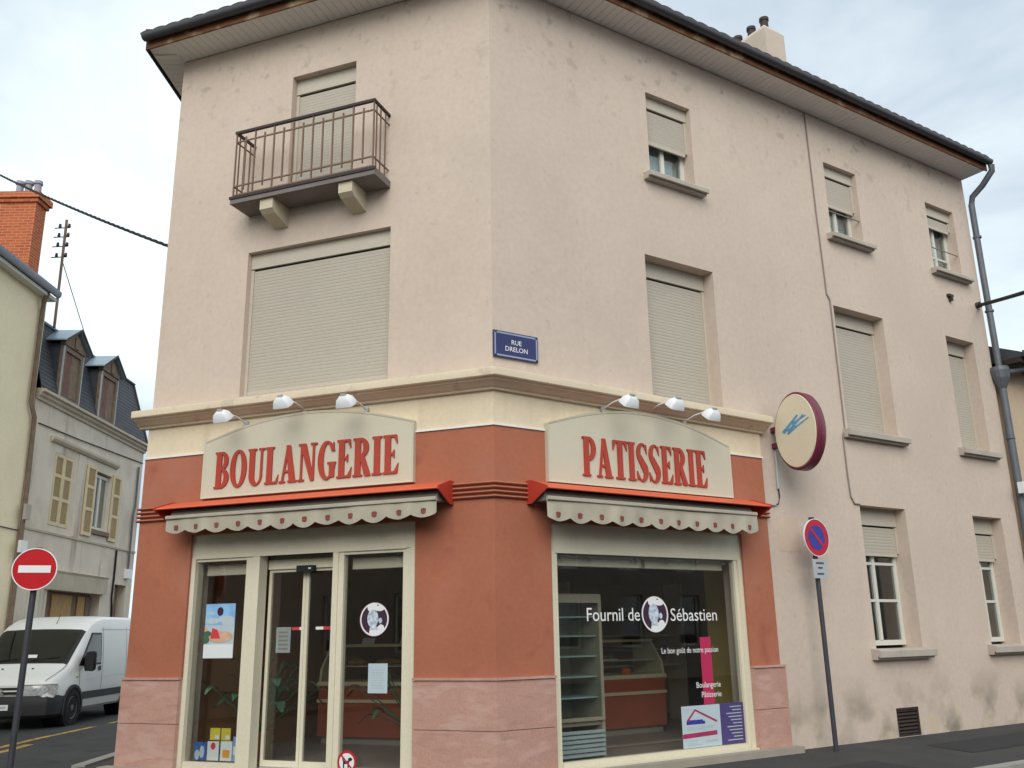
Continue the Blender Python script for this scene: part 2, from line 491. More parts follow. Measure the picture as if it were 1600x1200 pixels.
def solid2d(name, vs, fs, place, thick, direction):
    """flat 2-D cut-out -> thin solid; place(x, y) gives the world point, direction the outward unit vector"""
    bm = bmesh.new()
    bv = [bm.verts.new(place(x, y)) for x, y in vs]
    for q in fs:
        try: bm.faces.new([bv[i] for i in q])
        except ValueError: pass
    bmesh.ops.dissolve_limit(bm, angle_limit=RAD(4), verts=bm.verts, edges=bm.edges)
    ex = bmesh.ops.extrude_face_region(bm, geom=list(bm.faces))
    bmesh.ops.translate(bm, vec=Vector(direction) * thick, verts=[g for g in ex['geom'] if isinstance(g, bmesh.types.BMVert)])
    bmesh.ops.recalc_face_normals(bm, faces=bm.faces)
    me = bpy.data.meshes.new(name); bm.to_mesh(me); bm.free()
    return me
def cut(name, F2o, field, place, thick, direction, material, parent):
    vs, fs = F2o.polys(field)
    o = link(name, solid2d(name, vs, fs, place, thick, direction), material)
    WM[o.name] = Matrix.Identity(4)
    if parent is not None: attach(o, parent)
    return o
def disc(n=32, r=1.0): return [(r * math.cos(2 * math.pi * k / n), r * math.sin(2 * math.pi * k / n)) for k in range(n)]

def text_part(name, txt, size, place, thick, direction, material, parent, align='LEFT', width=None):
    cu = bpy.data.curves.new('t', 'FONT'); cu.body = txt; cu.size = size; cu.align_x = align; cu.resolution_u = 3
    ob = bpy.data.objects.new('t', cu); COL.objects.link(ob)
    dg = bpy.context.evaluated_depsgraph_get(); dg.update()
    me = bpy.data.meshes.new_from_object(ob.evaluated_get(dg))
    bpy.data.objects.remove(ob); bpy.data.curves.remove(cu)
    xs = [v.co.x for v in me.vertices]
    k = 1.0
    if width: k = width / (max(xs) - min(xs))
    bm = bmesh.new(); bm.from_mesh(me); bpy.data.meshes.remove(me)
    for v in bm.verts: v.co = place(v.co.x * k, v.co.y)
    bmesh.ops.remove_doubles(bm, verts=bm.verts, dist=1e-5)
    ex = bmesh.ops.extrude_face_region(bm, geom=list(bm.faces))
    bmesh.ops.translate(bm, vec=Vector(direction) * thick, verts=[g for g in ex['geom'] if isinstance(g, bmesh.types.BMVert)])
    bmesh.ops.recalc_face_normals(bm, faces=bm.faces)
    me2 = bpy.data.meshes.new(name); bm.to_mesh(me2); bm.free()
    o = link(name, me2, material); WM[o.name] = Matrix.Identity(4)
    if parent is not None: attach(o, parent)
    return o

#CHUNK2
# ------------------------------------------------------------------ ground, roads, pavements
mb = MB(); mb.add([(-400, -400, ROAD), (400, -400, ROAD), (400, 400, ROAD), (-400, 400, ROAD)], [(0, 1, 2, 3)])
tag(part('road', mb, 'asphalt', flat=True), kind='structure')
TM = math.tan(RAD(20.6466 + 33.0561) / 2)           # mitre at the street corner
def mit(d): return -TM * d
KD = 1.85
LO = [fR(30, 0, G), fR(0, 0, G), fL(4.32, 0, G), Vector((-4.06, 2.2, G)), Vector((-4.4, 16, G))]
KO = [fR(30, KD, 0), fR(mit(KD), KD, 0), fL(4.35, KD, 0.02), Vector((-4.66, 1.9, .05)), Vector((-4.98, 16, .05))]
mb = MB()
mb.grid([LO, KO])
mb.grid([KO, [p - Zv * .25 for p in KO]])
tag(part('pavement', mb, 'pavement_asphalt', flat=True), kind='structure')
kerb = tag(part('kerb', MB().grid([[p + Zv * -.02 for p in KO], [p - Zv * .27 for p in KO]]), 'kerb_stone', flat=True), kind='structure')
st = MB().box(fW, 0, .985, -.075, .075, -.18, .012).mesh('kerb_stone_block')
def kerb_run(p0, p1, n):
    rot = math.atan2((p1 - p0).y, (p1 - p0).x); L = (p1 - p0).length
    for k in range(n):
        o = link('kerb_stone', st, 'kerb_stone'); p = p0 + (p1 - p0) * (k / n)
        o.matrix_world = Matrix.Translation(p + Zv * .012) @ Matrix.Rotation(rot, 4, 'Z')
        o.parent = kerb
kerb_run(fR(1.5, KD, 0), fR(11.5, KD, 0), 10)
kerb_run(Vector((-4.66, 1.9, .05)), Vector((-4.82, 8.9, .05)), 7)
mb = MB(); mb.box(fR, .62, 3.93, .052, .17, -.1, .132); mb.box(fR, -.1, .62, .052, .12, -.1, .10)
mb.box(fL, -.1, 4.45, .052, .20, -.1, .115)
tag(part('shop_step', mb, 'step_concrete'), kind='structure')
# far pavement of the side street
mb = MB(); mb.box(fS, -12, 40, 0, .62, ROAD - .1, ROAD + .10)
tag(part('side_street_pavement', mb, 'pavement_asphalt'), kind='structure')
def pave(s, d, up): return fR(s, d, G * (1 - d / KD) + up)
tag(part('pavement_patch', MB().add([pave(5.6, .55, .004), pave(8.9, .48, .004), pave(8.95, 1.12, .004), pave(5.55, 1.15, .004)], [(0, 1, 2, 3)]), 'asphalt_patch', flat=True), kind='structure')
tag(part('pavement_patch', MB().add([pave(2.6, .95, .004), pave(4.1, .90, .004), pave(4.15, 1.45, .004), pave(2.55, 1.5, .004)], [(0, 1, 2, 3)]), 'asphalt_patch', flat=True), kind='structure')
# yellow no-parking lines on the side street
def strip(pts, w, name):
    mb = MB(); v = []
    for i, p in enumerate(pts):
        a = Vector(pts[max(0, i - 1)]); b = Vector(pts[min(len(pts) - 1, i + 1)]); t = (b - a).normalized(); n = Vector((t.y, -t.x, 0)) * w / 2
        v.append([Vector(p) - n, Vector(p) + n])
    mb.grid(v); return tag(part(name, mb, 'yellow_paint', flat=True), kind='structure')
Zm = ROAD + .004
strip([(-7.66, 5.2, Zm), (-7.74, 7.2, Zm), (-7.70, 9.1, Zm)], .13, 'yellow_road_marking')
strip([(-7.28, 4.6, Zm), (-7.42, 6.25, Zm)], .14, 'yellow_road_marking')
strip([(-7.68, 9.75, Zm), (-7.72, 10.5, Zm)], .12, 'yellow_road_marking')

# ------------------------------------------------------------------ the corner building
B = thing('corner_building', (1.5, 3.5, G), 'three-storey beige rendered corner building with red shop ground floor and bakery', 'building')
ZE = 8.70
oL_shop = (.84, 3.585, .10, 2.50); oR_shop = (.645, 3.352, .135, 2.47)
oL_big = (1.205, 3.10, 4.03, 5.79); oL_bal = (1.715, 2.605, 6.345, 8.045)
oT = [(2.315, 3.075, 6.80, 7.985), (5.725, 6.46, 6.80, 7.985), (8.205, 8.97, 6.80, 7.985)]
oM = [(2.145, 3.262, 3.96, 5.73), (5.575, 6.675, 3.93, 5.725), (8.225, 8.975, 3.93, 5.725)]
oG = [(5.635, 6.605, 1.12, 2.95), (8.215, 8.975, 1.12, 2.95)]
oV = (5.88, 6.345, .075, .415)
part('wall', wall_open(fL, 0, 4.32, -.3, ZE, [oL_shop, oL_big, oL_bal], -.3, 0), 'wall_render', B)
part('wall', wall_open(fR, 0, 9.41, -.3, ZE, [oR_shop] + oT + oM + oG + [oV], -.3, 0), 'wall_render', B)
Apt, Bpt = fL(4.32, 0, 0), fR(9.41, 0, 0)
A2, B2 = Vector((-3.9, 10.5, 0)), fR(9.41, -6.5, 0)
mb = MB()
for p, q in ((Apt + Vector((.02, -.004, 0)), A2), (A2, B2), (B2, Bpt + UR * -.004)):
    t = (q - p).normalized(); n = Vector((-t.y, t.x, 0)) * .25
    if n.dot(Vector((1.5, 5, 0)) - p) < 0: n = -n
    mb.prism([p - Zv * .3, q - Zv * .3, q + n - Zv * .3, p + n - Zv * .3], (0, 0, ZE + .3))
part('rear_wall', mb, 'wall_render', B)
# floors inside, so that light stays in its storey
inn = [fR(.35, -.31, 0), fR(9.2, -.31, 0), fR(9.2, -6.2, 0), A2 + Vector((.3, -.3, 0)), fL(4.0, -.31, 0), fL(.3, -.31, 0)]
for zz in (3.0, 6.05):
    part('storey_floor', MB().prism([p + Zv * zz for p in inn], (0, 0, .2)), 'interior_ceiling', B)

# ground-floor skin
t3 = .03
part('red_cladding', wall_open(fL, mit(t3), 4.332, 1.0, 3.40, [oL_shop], .001, t3), 'red_render', B)
part('red_cladding', wall_open(fR, mit(t3), 3.815, 1.0, 3.40, [oR_shop], .001, t3), 'red_render', B)
part('cream_band', MB().box(fL, mit(.02), 4.33, .001, .02, 3.402, 3.83), 'cream_render', B)
part('cream_band', MB().box(fR, mit(.02), 3.825, .001, .02, 3.402, 3.80), 'cream_render', B)
mb = MB(); mb.box(fL, mit(.045), 4.345, .0205, .045, 3.4005, 3.418); mb.box(fR, mit(.045), 3.83, .0205, .0445, 3.4005, 3.4175)
part('white_flashing', mb, 'paint_white', B)
for k in range(4):
    z0 = 2.675 + .045 * k
    pf = [(t3 - .002, z0), (.055, z0 + .004), (.066, z0 + .015), (.055, z0 + .028), (t3 - .002, z0 + .032)]
    mb = MB()
    mb.loft([[fL(mit(d), d, z) for d, z in pf], [fL(4.36, d, z) for d, z in pf]])
    mb.loft([[fR(mit(d), d, z) for d, z in pf], [fR(3.84, d, z) for d, z in pf]])
    part('moulding', mb, 'red_render', B, smooth=50)
# moulded ledge
def ledge(f, a1, drop, pf, sgn=1):
    rings = []
    for k in range(9):
        t = k / 8
        rings.append([f(mit(d) + (a1 - mit(d)) * t, d, z - drop * t) for d, z in pf])
    return MB().loft(rings)
pf = [(.001, 4.012), (.19, 3.955), (.212, 3.945), (.215, 3.935), (.215, 3.872), (.205, 3.862), (.175, 3.855), (.165, 3.84), (.13, 3.825), (.10, 3.795), (.07, 3.785), (.06, 3.765), (.001, 3.76)]
part('ledge', ledge(fL, 4.43, 0, pf), 'ledge_stone', B, smooth=30)
part('ledge', ledge(fR, 3.875, .055, pf), 'ledge_stone', B, smooth=30)
# marble dado: separate slabs with a thin cap
def slabs(f, a0, a1, m0=False):
    zr = [(.0, .535), (.541, .975)]
    for za, zb in zr:
        b0 = a0
        vs = []
        for d in (.002, .05):
            aa = mit(d) if m0 else a0
            vs.append([f(aa, d, za), f(a1, d, za), f(a1, d, zb), f(aa, d, zb)])
        part('marble_slab', MB().loft(vs), 'marble', B)
    mb = MB(); vs = []
    for d in (.002, .066):
        aa = mit(d) if m0 else a0 - .004
        vs.append([f(aa, d, .980), f(a1 + .004, d, .980), f(a1 + .004, d, 1.003), f(aa, d, 1.003)])
    part('dado_cap', mb.loft(vs), 'marble', B)
slabs(fL, 0, .838, True); slabs(fL, 3.59, 4.362); slabs(fR, 0, .643, True); slabs(fR, 3.356, 3.875)

# frames and shutters
def rect_frame(mb, f, a0, a1, z0, z1, d0, d1, w, wt_=None, wb=None):
    wt_ = w if wt_ is None else wt_; wb = w if wb is None else wb
    mb.box(f, a0, a0 + w, d0, d1, z0, z1); mb.box(f, a1 - w, a1, d0, d1, z0, z1)
    mb.box(f, a0 + w, a1 - w, d0, d1 - .002, z1 - wt_, z1); mb.box(f, a0 + w, a1 - w, d0, d1 - .002, z0, z0 + wb)
    return mb
def roller(f, o, d, zb, boxh, pitch=.040, label=None):
    a0, a1, z0, z1 = o
    zt = z1 - boxh - .022
    n = max(2, int((zt - zb) / pitch)); pit = (zt - zb) / n
    pr = [(d - .012, zt), ]
    outer = []
    for k in range(n):
        zz = zb + k * pit
        outer += [(d + .0012, zz + .001), (d + .0034, zz + pit * .16), (d + .004, zz + pit * .55), (d + .0034, zz + pit * .88), (d + .0012, zz + pit * .99)]
    mb = MB(); m_ = len(outer)
    vs = [f(a, dd, z) for dd, z in outer for a in (a0 + .03, a1 - .03)]
    mb.add(vs, [(2 * i, 2 * i + 1, 2 * i + 3, 2 * i + 2) for i in range(m_ - 1)])
    mb.add([f(a0 + .03, d - .004, zb), f(a1 - .03, d - .004, zb), f(a1 - .03, d - .004, zt), f(a0 + .03, d - .004, zt)], [(0, 1, 2, 3)])
    sh = tag(part('roller_shutter', mb, 'shutter', B, flat=True), label, kind='stuff')
    part('shutter_box', MB().box(f, a0 + .002, a1 - .002, d - .10, d + .028, z1 - boxh, z1 - .002), 'shutter_box', sh)
    part('slot', MB().box(f, a0 + .03, a1 - .03, d - .03, d - .006, zt, z1 - boxh), 'dark_gap', sh)
    for a, b in ((a0 + .001, a0 + .038), (a1 - .038, a1 - .001)):
        part('guide_rail', MB().box(f, a, b, d - .02, d + .02, zb - .002 if zb > z0 + .1 else z0 + .001, zt + .01), 'shutter_box', sh)
    part('bottom_bar', MB().box(f, a0 + .04, a1 - .04, d - .012, d + .014, zb - .045, zb - .001), 'shutter_box', sh)
    return sh
def window(f, a0, a1, z0, z1, d, fw, mull, trans, name='window', mt='white_frame', gl='window_glass'):
    mb = MB(); rect_frame(mb, f, a0, a1, z0, z1, d - .05, d, fw)
    xs = [a0 + fw] + sum([[m_ - .028, m_ + .028] for m_ in mull], []) + [a1 - fw]
    for m_ in mull: mb.box(f, m_ - .028, m_ + .028, d - .045, d + .006, z0 + fw, z1 - fw)
    zs = [z0 + fw] + sum([[t - .018, t + .018] for t in trans], []) + [z1 - fw]
    for i in range(0, len(xs), 2):
        for t in trans: mb.box(f, xs[i], xs[i + 1], d - .04, d - .004, t - .018, t + .018)
    w = part(name, mb, mt, B)
    for i in range(0, len(xs), 2):
        for j in range(0, len(zs), 2):
            part('pane', MB().box(f, xs[i], xs[i + 1], d - .026, d - .020, zs[j], zs[j + 1]), gl, w)
    return w
def sill(f, a0, a1, zt, d1, th, name='window_sill'):
    part(name, MB().prof(f, [(.001, zt + .02), (d1, zt), (d1 + .004, zt - .01), (d1, zt - th * .75), (d1 - .02, zt - th * .8), (d1 - .022, zt - th * .65), (d1 - .04, zt - th * .65), (d1 - .05, zt - th), (.001, zt - th)], a0 - .11, a1 + .11), 'sill', B)

roller(fL, oL_big, -.10, 4.105, .185, .039)
roller(fL, oL_bal, -.12, 6.40, .20, .040)
TZ = [7.36, 7.38, 7.66]
for i, o in enumerate(oT):
    roller(fR, o, -.11, TZ[i], .16, .040)
    window(fR, o[0] + .002, o[1] - .002, o[2] + .015, o[3] - .17, -.175, .06, [(o[0] + o[1]) / 2], [7.15] if i == 2 else [])
    sill(fR, o[0], o[1], 6.80, .13, .075)
    part('curtain', MB().box(fR, o[0] + .02, o[1] - .02, -.285, -.28, o[2] + .02, o[3] - .2), 'paper_white', B)
for i in (1, 2):
    o = oT[i]
    part('guard_rail', MB().tube([fR(o[0] - .0, -.03, 7.22), fR(o[1] + .0, -.03, 7.22)], .009), 'cable_grey', B)
for i, o in enumerate(oM):
    roller(fR, o, -.20, o[2] + (.06 if i == 0 else .03), .20, .040)
    if i: sill(fR, o[0], o[1], 3.935, .12, .10)
for i, o in enumerate(oG):
    roller(fR, o, -.19, 2.36, .23, .040)
    window(fR, o[0] + .002, o[1] - .002, o[2] + .05, 2.40, -.235, .065, [o[0] + .46 if i == 0 else o[0] + .40], [1.74, 2.22])
    sill(fR, o[0], o[1], 1.12, .13, .115)
# cellar vent
v = part('vent', rect_frame(MB(), fR, oV[0] + .001, oV[1] - .001, oV[2] + .001, oV[3] - .001, -.06, -.005, .025), 'iron_dark', B)
for k in range(7):
    z = .11 + k * .043
    part('vent_slat', MB().prof(fR, [(-.05, z + .03), (-.012, z), (-.012, z + .008), (-.05, z + .038)], oV[0] + .026, oV[1] - .026), 'iron_dark', v)
part('vent_back', MB().box(fR, oV[0] + .001, oV[1] - .001, -.2, -.19, oV[2], oV[3]), 'dark_gap', v)

# balcony
bal = part('balcony', MB().box(fL, 1.22, 3.13, .001, .36, 6.262, 6.345), 'balcony_slab', B)
part('slab_edge', MB().box(fL, 1.21, 3.14, .361, .372, 6.318, 6.352), 'iron_dark', bal)
for s0 in (1.50, 2.54):
    part('bracket', MB().loft([[fL(s, d, z) for d, z in ((.001, 6.261), (.325, 6.261), (.325, 6.135), (.27, 6.095), (.001, 6.02))] for s in (s0 + .02, s0 + .195)]), 'bracket_cream', bal)
ZR, ZB = 7.19, 6.40
mb = MB()
mb.box(fL, 1.235, 3.115, .335, .368, ZR - .02, ZR + .012); mb.box(fL, 3.085, 3.115, .0, .334, ZR - .018, ZR + .010); mb.box(fL, 1.235, 1.265, .0, .334, ZR - .018, ZR + .010)
part('handrail', mb, 'iron_dark', bal)
for z in (ZR - .125, ZB + .085, ZB - .03):
    mb = MB(); mb.box(fL, 1.245, 3.105, .344, .358, z - .008, z + .008); mb.box(fL, 3.092, 3.106, .0, .343, z - .007, z + .007); mb.box(fL, 1.244, 1.258, .0, .343, z - .007, z + .007)
    part('rail', mb, 'iron_brown', bal)
n = 14
for k in range(n + 1):
    s = 1.252 + (3.098 - 1.252) * k / n
    long_ = k % 2 == 0
    z0, z1 = (6.346, ZR - .02) if long_ else (ZB + .03, ZR - .075)
    part('baluster', MB().box(fL, s - .008, s + .008, .343, .359, z0, z1), 'iron_brown', bal)
for s in (1.251, 3.099):
    for d in (.09, .20, .29):
        part('baluster', MB().box(fL, s - .0065, s + .0065, d - .007, d + .007, 6.346, ZR - .018), 'iron_brown', bal)

# eaves: soffit boards, fascia, gutter, tiles
DE = .40
sf = part('soffit', MB().prism([fL(4.55, DE, ZE + .02), fL(mit(DE), DE, ZE + .02), fR(9.46, DE, ZE + .02), fR(9.46, -.02, ZE + .02), fR(0, -.02, ZE + .02), fL(4.3, -.02, ZE + .02), A2 + Vector((.1, 0, ZE + .02)), A2 + Vector((-.25, 0, ZE + .02))], (0, 0, .02)), 'soffit', B)
bl = MB().box(fL, .003, .097, .001, DE - .003, ZE + .006, ZE + .0185).mesh('soffit_board')
pieces('soffit_board', bl, 'soffit', sf, [UL * (.1 * k - .0) for k in range(43)])
br = MB().box(fR, .003, .097, .001, DE - .003, ZE + .006, ZE + .0185).mesh('soffit_board')
pieces('soffit_board', br, 'soffit', sf, [UR * (.1 * k) for k in range(94)])
for k in range(9):       # fan of short boards at the obtuse corner
    pass
part('corner_board', MB().prism([fL(.0, .0005, ZE + .0055), fL(0, DE - .003, ZE + .0055), fL(mit(DE - .003), DE - .003, ZE + .0055), fR(0, DE - .003, ZE + .0055)], (0, 0, .012)), 'soffit', sf)
bs = MB().box(fW, -.055, .30, .003, .097, ZE + .006, ZE + .0185).mesh('soffit_board')
pieces('soffit_board', bs, 'soffit', sf, [Vector((-4.33 + .003 * k, 1.36 + .1 * k, 0)) for k in range(30)])
def eave(prof, name, material, smooth=None):
    L0 = [fL(4.56, d, z) for d, z in prof]
    mid = [fL(mit(d), d, z) for d, z in prof]
    R1 = [fR(9.47, d, z) for d, z in prof]
    return part(name, MB().loft([L0, mid, R1]), material, B, smooth)
eave([(DE, ZE - .005), (DE + .022, ZE - .005), (DE + .022, ZE + .12), (DE, ZE + .12)], 'fascia', 'fascia_wood')
gp = []
for k in range(9):
    a = math.pi * (1 + k / 8)
    gp.append((DE + .088 + .060 * math.cos(a), ZE + .132 + .060 * math.sin(a)))
gp += [(DE + .148, ZE + .145), (DE + .10, ZE + .145)]
eave(gp[:-1] + [(DE + .028, ZE + .15)], 'gutter', 'gutter_metal', 40)
part('side_fascia', MB().prism([fL(4.562, DE + .02, ZE - .005), fL(4.585, DE + .02, ZE - .005), A2 + Vector((-.29, 0, ZE - .005)), A2 + Vector((-.26, 0, ZE - .005))], (0, 0, .14)), 'iron_dark', B)
# roof planes
SL = math.tan(RAD(27))
def rz(d): return ZE + .17 + (DE + .09 - d) * SL
DI = -4.2
mb = MB()
eL0, eM, eR1 = fL(4.60, DE + .09, rz(DE + .09)), fL(mit(DE + .09), DE + .09, rz(DE + .09)), fR(9.47, DE + .09, rz(DE + .09))
iL0, iM, iR1 = fL(2.1, DI, rz(DI)), fL(mit(DI), DI, rz(DI)), fR(9.47, DI, rz(DI))
back = [A2 + Vector((-.25, 0, rz(DE))), B2 + Zv * rz(DE)]
mb.add([eL0, eM, eR1, iL0, iM, iR1, back[0], back[1]], [(0, 1, 4, 3), (1, 2, 5, 4), (3, 6, 0), (3, 4, 5, 7, 6), (2, 7, 5)])
roof = part('roof', mb, 'roof_tile', B, flat=True)
def tile_rows(f, a0, a1, name):
    mb = MB(); w = .20
    n = int((a1 - a0) / w)
    for r in range(3):
        d1 = DE + .125 - r * .3; d0 = d1 - .34
        for k in range(n):
            a = a0 + k * w + random.uniform(-.004, .004); pts = []
            for dd, lift in ((d1, .045), (d0, .02)):
                z = rz(dd) + lift
                pts.append([f(a + w * q / 4, dd, z + .018 * math.sin(math.pi * q / 4) - .018) for q in range(5)])
            mb.grid(pts)
            mb.add([p for p in pts[0]] + [p - Zv * .03 for p in pts[0]], [(i, i + 1, i + 6, i + 5) for i in range(4)])
    return tag(part(name, mb, 'roof_tile', roof, flat=True), kind='stuff')
tile_rows(fL, mit(DE), 4.6, 'roof_tiles'); tile_rows(fR, mit(DE), 9.5, 'roof_tiles')
mb = MB(); mb.tube([fL(4.56, DE + .05, ZE + .215), fL(4.35, .1, ZE + .36)], .055, 10); part('hip_tile', mb, 'tile_red', roof, 60)
mb = MB(); mb.tube([fR(9.42, DE + .02, ZE + .22), fR(9.42, .0, ZE + .40)], .05, 10); part('hip_tile', mb, 'tile_red', roof, 60)
ch = part('chimney', MB().loft([[fR(s, d, z) for s, d in ((7.28, -2.02), (7.80, -2.02), (7.80, -2.95), (7.28, -2.95))] for z in (9.6, 12.2)] + [[fR(s, d, 12.32) for s, d in ((7.36, -2.1), (7.72, -2.1), (7.72, -2.87), (7.36, -2.87))]]), 'chimney_render', roof)
for d in (-2.2, -2.52, -2.86):
    part('chimney_pot', MB().tube([fR(7.50, d, 12.3), fR(7.50, d, 12.50), fR(7.50, d, 12.51), fR(7.50, d, 12.57)], [.075, .075, .09, .09], 14), 'iron_dark', ch, 40)

# drainpipe at the far end
dp = thing('drainpipe', fR(9.40, .1, G), 'grey metal drainpipe with hopper running down right end of beige building', 'drainpipe')
part('pipe', MB().tube([fR(9.47, DE + .10, ZE + .07), fR(9.48, DE + .09, ZE - .03), fR(9.47, .30, ZE - .22), fR(9.44, .12, ZE - .36), fR(9.43, .09, ZE - .50), fR(9.43, .09, 7.0), fR(9.45, .09, 5.35)], .05, 12), 'pipe_metal', dp, 50)
part('hopper', MB().loft([[fR(9.45 + x * r, .09 + y * r, z) for x, y in disc(14)] for r, z in ((.14, 5.36), (.15, 5.30), (.13, 5.18), (.065, 5.02))]), 'pipe_metal', dp)
part('pipe', MB().tube([fR(9.45, .09, 5.02), fR(9.45, .09, .1)], .058, 12), 'pipe_metal', dp, 50)
for z in (7.6, 6.3, 4.2, 2.4):
    part('collar', MB().tube([fR(9.44, .09, z), fR(9.44, .09, z + .03)], .068, 12), 'pipe_metal', dp)
jb = thing('junction_box', fR(9.38, .16, 3.4), 'small white junction box beside the grey drainpipe', 'junction box')
part('box', MB().box(fR, 9.30, 9.44, .15, .24, 3.33, 3.50), 'white_metal', jb); part('cover', MB().box(fR, 9.315, 9.425, .241, .25, 3.345, 3.485), 'white_metal', jb)
# wall cable
cb_ = tag(part('wall_cable', MB().tube([fR(5.41, .015, 8.68), fR(5.415, .015, 7.9), fR(5.42, .015, 7.1), fR(5.445, .015, 5.86), fR(5.50, .015, 5.78), fR(5.50, .015, 3.96), fR(5.44, .015, 3.85), fR(5.445, .015, 3.3), fR(5.46, .015, 3.05), fR(5.52, .015, 2.96), fR(5.63, .015, 2.955)], .010, 6), 'cable_grey'), 'thin cable clipped down the beige wall beside middle window column', 'cable')

part('render_patch', MB().box(fR, 4.02, 4.40, -.01, .0025, 2.30, 2.72), 'wall_patch', B)
part('wall_bracket', MB().box(fR, 8.42, 8.54, .001, .05, 6.40, 6.44).box(fR, 8.46, 8.50, .001, .06, 6.33, 6.40), 'iron_dark', B)
# ------------------------------------------------------------------ shop fronts
FC = 'frame_cream'
# left front: two fixed windows and a sliding door between them
sfL = part('shop_front', MB().box(fL, .842, 3.583, -.10, -.012, 2.245, 2.498), FC, B)
mb = MB()
mb.box(fL, .842, .90, -.14, -.002, .102, 2.244); mb.box(fL, .901, .995, -.10, -.02, .102, 2.244)
mb.box(fL, 3.53, 3.583, -.14, -.002, .102, 2.244)
mb.box(fL, 1.675, 1.735, -.10, -.02, .102, 2.244); mb.box(fL, 1.736, 1.80, -.15, -.008, .102, 2.244)
mb.box(fL, 2.70, 2.78, -.15, -.008, .102, 2.244); mb.box(fL, 2.781, 2.875, -.10, -.02, .102, 2.244)
part('frame', mb, FC, sfL)
for a, b in ((.996, 1.674), (2.876, 3.529)):
    part('frame_rail', MB().box(fL, a, b, -.09, -.025, 2.205, 2.243), FC, sfL); part('frame_rail', MB().box(fL, a, b, -.09, -.025, .102, .17), FC, sfL)
    part('pane', MB().box(fL, a, b, -.062, -.054, .171, 2.204), 'shop_glass', sfL)
part('threshold', MB().box(fL, 1.801, 2.699, -.28, -.004, .10, .125), 'steel', sfL)
part('panel_joint', MB().box(fL, .95, 3.53, -.012, -.004, 2.235, 2.262), FC, sfL)
# sliding door leaves
for a, b in ((1.802, 2.232), (2.236, 2.698)):
    lf = part('sliding_door', rect_frame(MB(), fL, a, b, .128, 2.10, -.23, -.195, .034, .03, .06), FC, B)
    part('pane', MB().box(fL, a + .034, b - .034, -.215, -.208, .188, 2.07), 'shop_glass', lf)
part('door_header', MB().box(fL, 1.801, 2.699, -.27, -.17, 2.101, 2.20), FC, B)
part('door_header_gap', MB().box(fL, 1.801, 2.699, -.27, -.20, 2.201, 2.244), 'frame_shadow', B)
sn = part('door_sensor', MB().box(fL, 2.10, 2.30, -.169, -.10, 2.055, 2.125), 'black_plastic', B)
part('sensor_lens', MB().box(fL, 2.12, 2.15, -.099, -.096, 2.085, 2.10), 'paint_white', sn)
# right front: one large window
o = oR_shop
sfR = part('shop_front', MB().box(fR, o[0] + .002, o[1] - .002, -.10, -.014, 2.172, 2.468), FC, B)
mb = MB()
mb.box(fR, o[0] + .002, o[0] + .06, -.14, -.002, .137, 2.171); mb.box(fR, o[0] + .061, o[0] + .105, -.10, -.025, .137, 2.171)
mb.box(fR, o[1] - .06, o[1] - .002, -.14, -.002, .137, 2.171); mb.box(fR, o[1] - .105, o[1] - .061, -.10, -.025, .137, 2.171)
mb.box(fR, o[0] + .106, o[1] - .106, -.10, -.01, .137, .20)
part('frame', mb, FC, sfR)
part('pane', MB().box(fR, o[0] + .106, o[1] - .106, -.062, -.054, .201, 2.171), 'shop_glass', sfR)
part('window_ledge', MB().box(fR, o[0] + .002, o[1] - .002, .0, .045, .115, .150), FC, sfR)
for a, b in ((.80, 1.98), (2.03, 3.20)):
    part('blind_cassette', MB().box(fR, a, b, -.26, -.17, 2.06, 2.155), FC, B)
for a, b in ((1.03, 1.66), (2.90, 3.50)):
    part('blind_cassette', MB().box(fL, a, b, -.26, -.17, 2.065, 2.175), FC, B)
rl = part('spot_rail', MB().box(fR, .80, 3.20, -.15, -.125, 2.145, 2.168), 'steel', B)
for s in (.86, 1.22, 1.80, 1.86, 2.30, 2.75, 3.16):
    part('spot_head', MB().tube([fR(s, -.12, 2.15), fR(s, -.10, 2.12)], .016, 8), 'steel', rl)

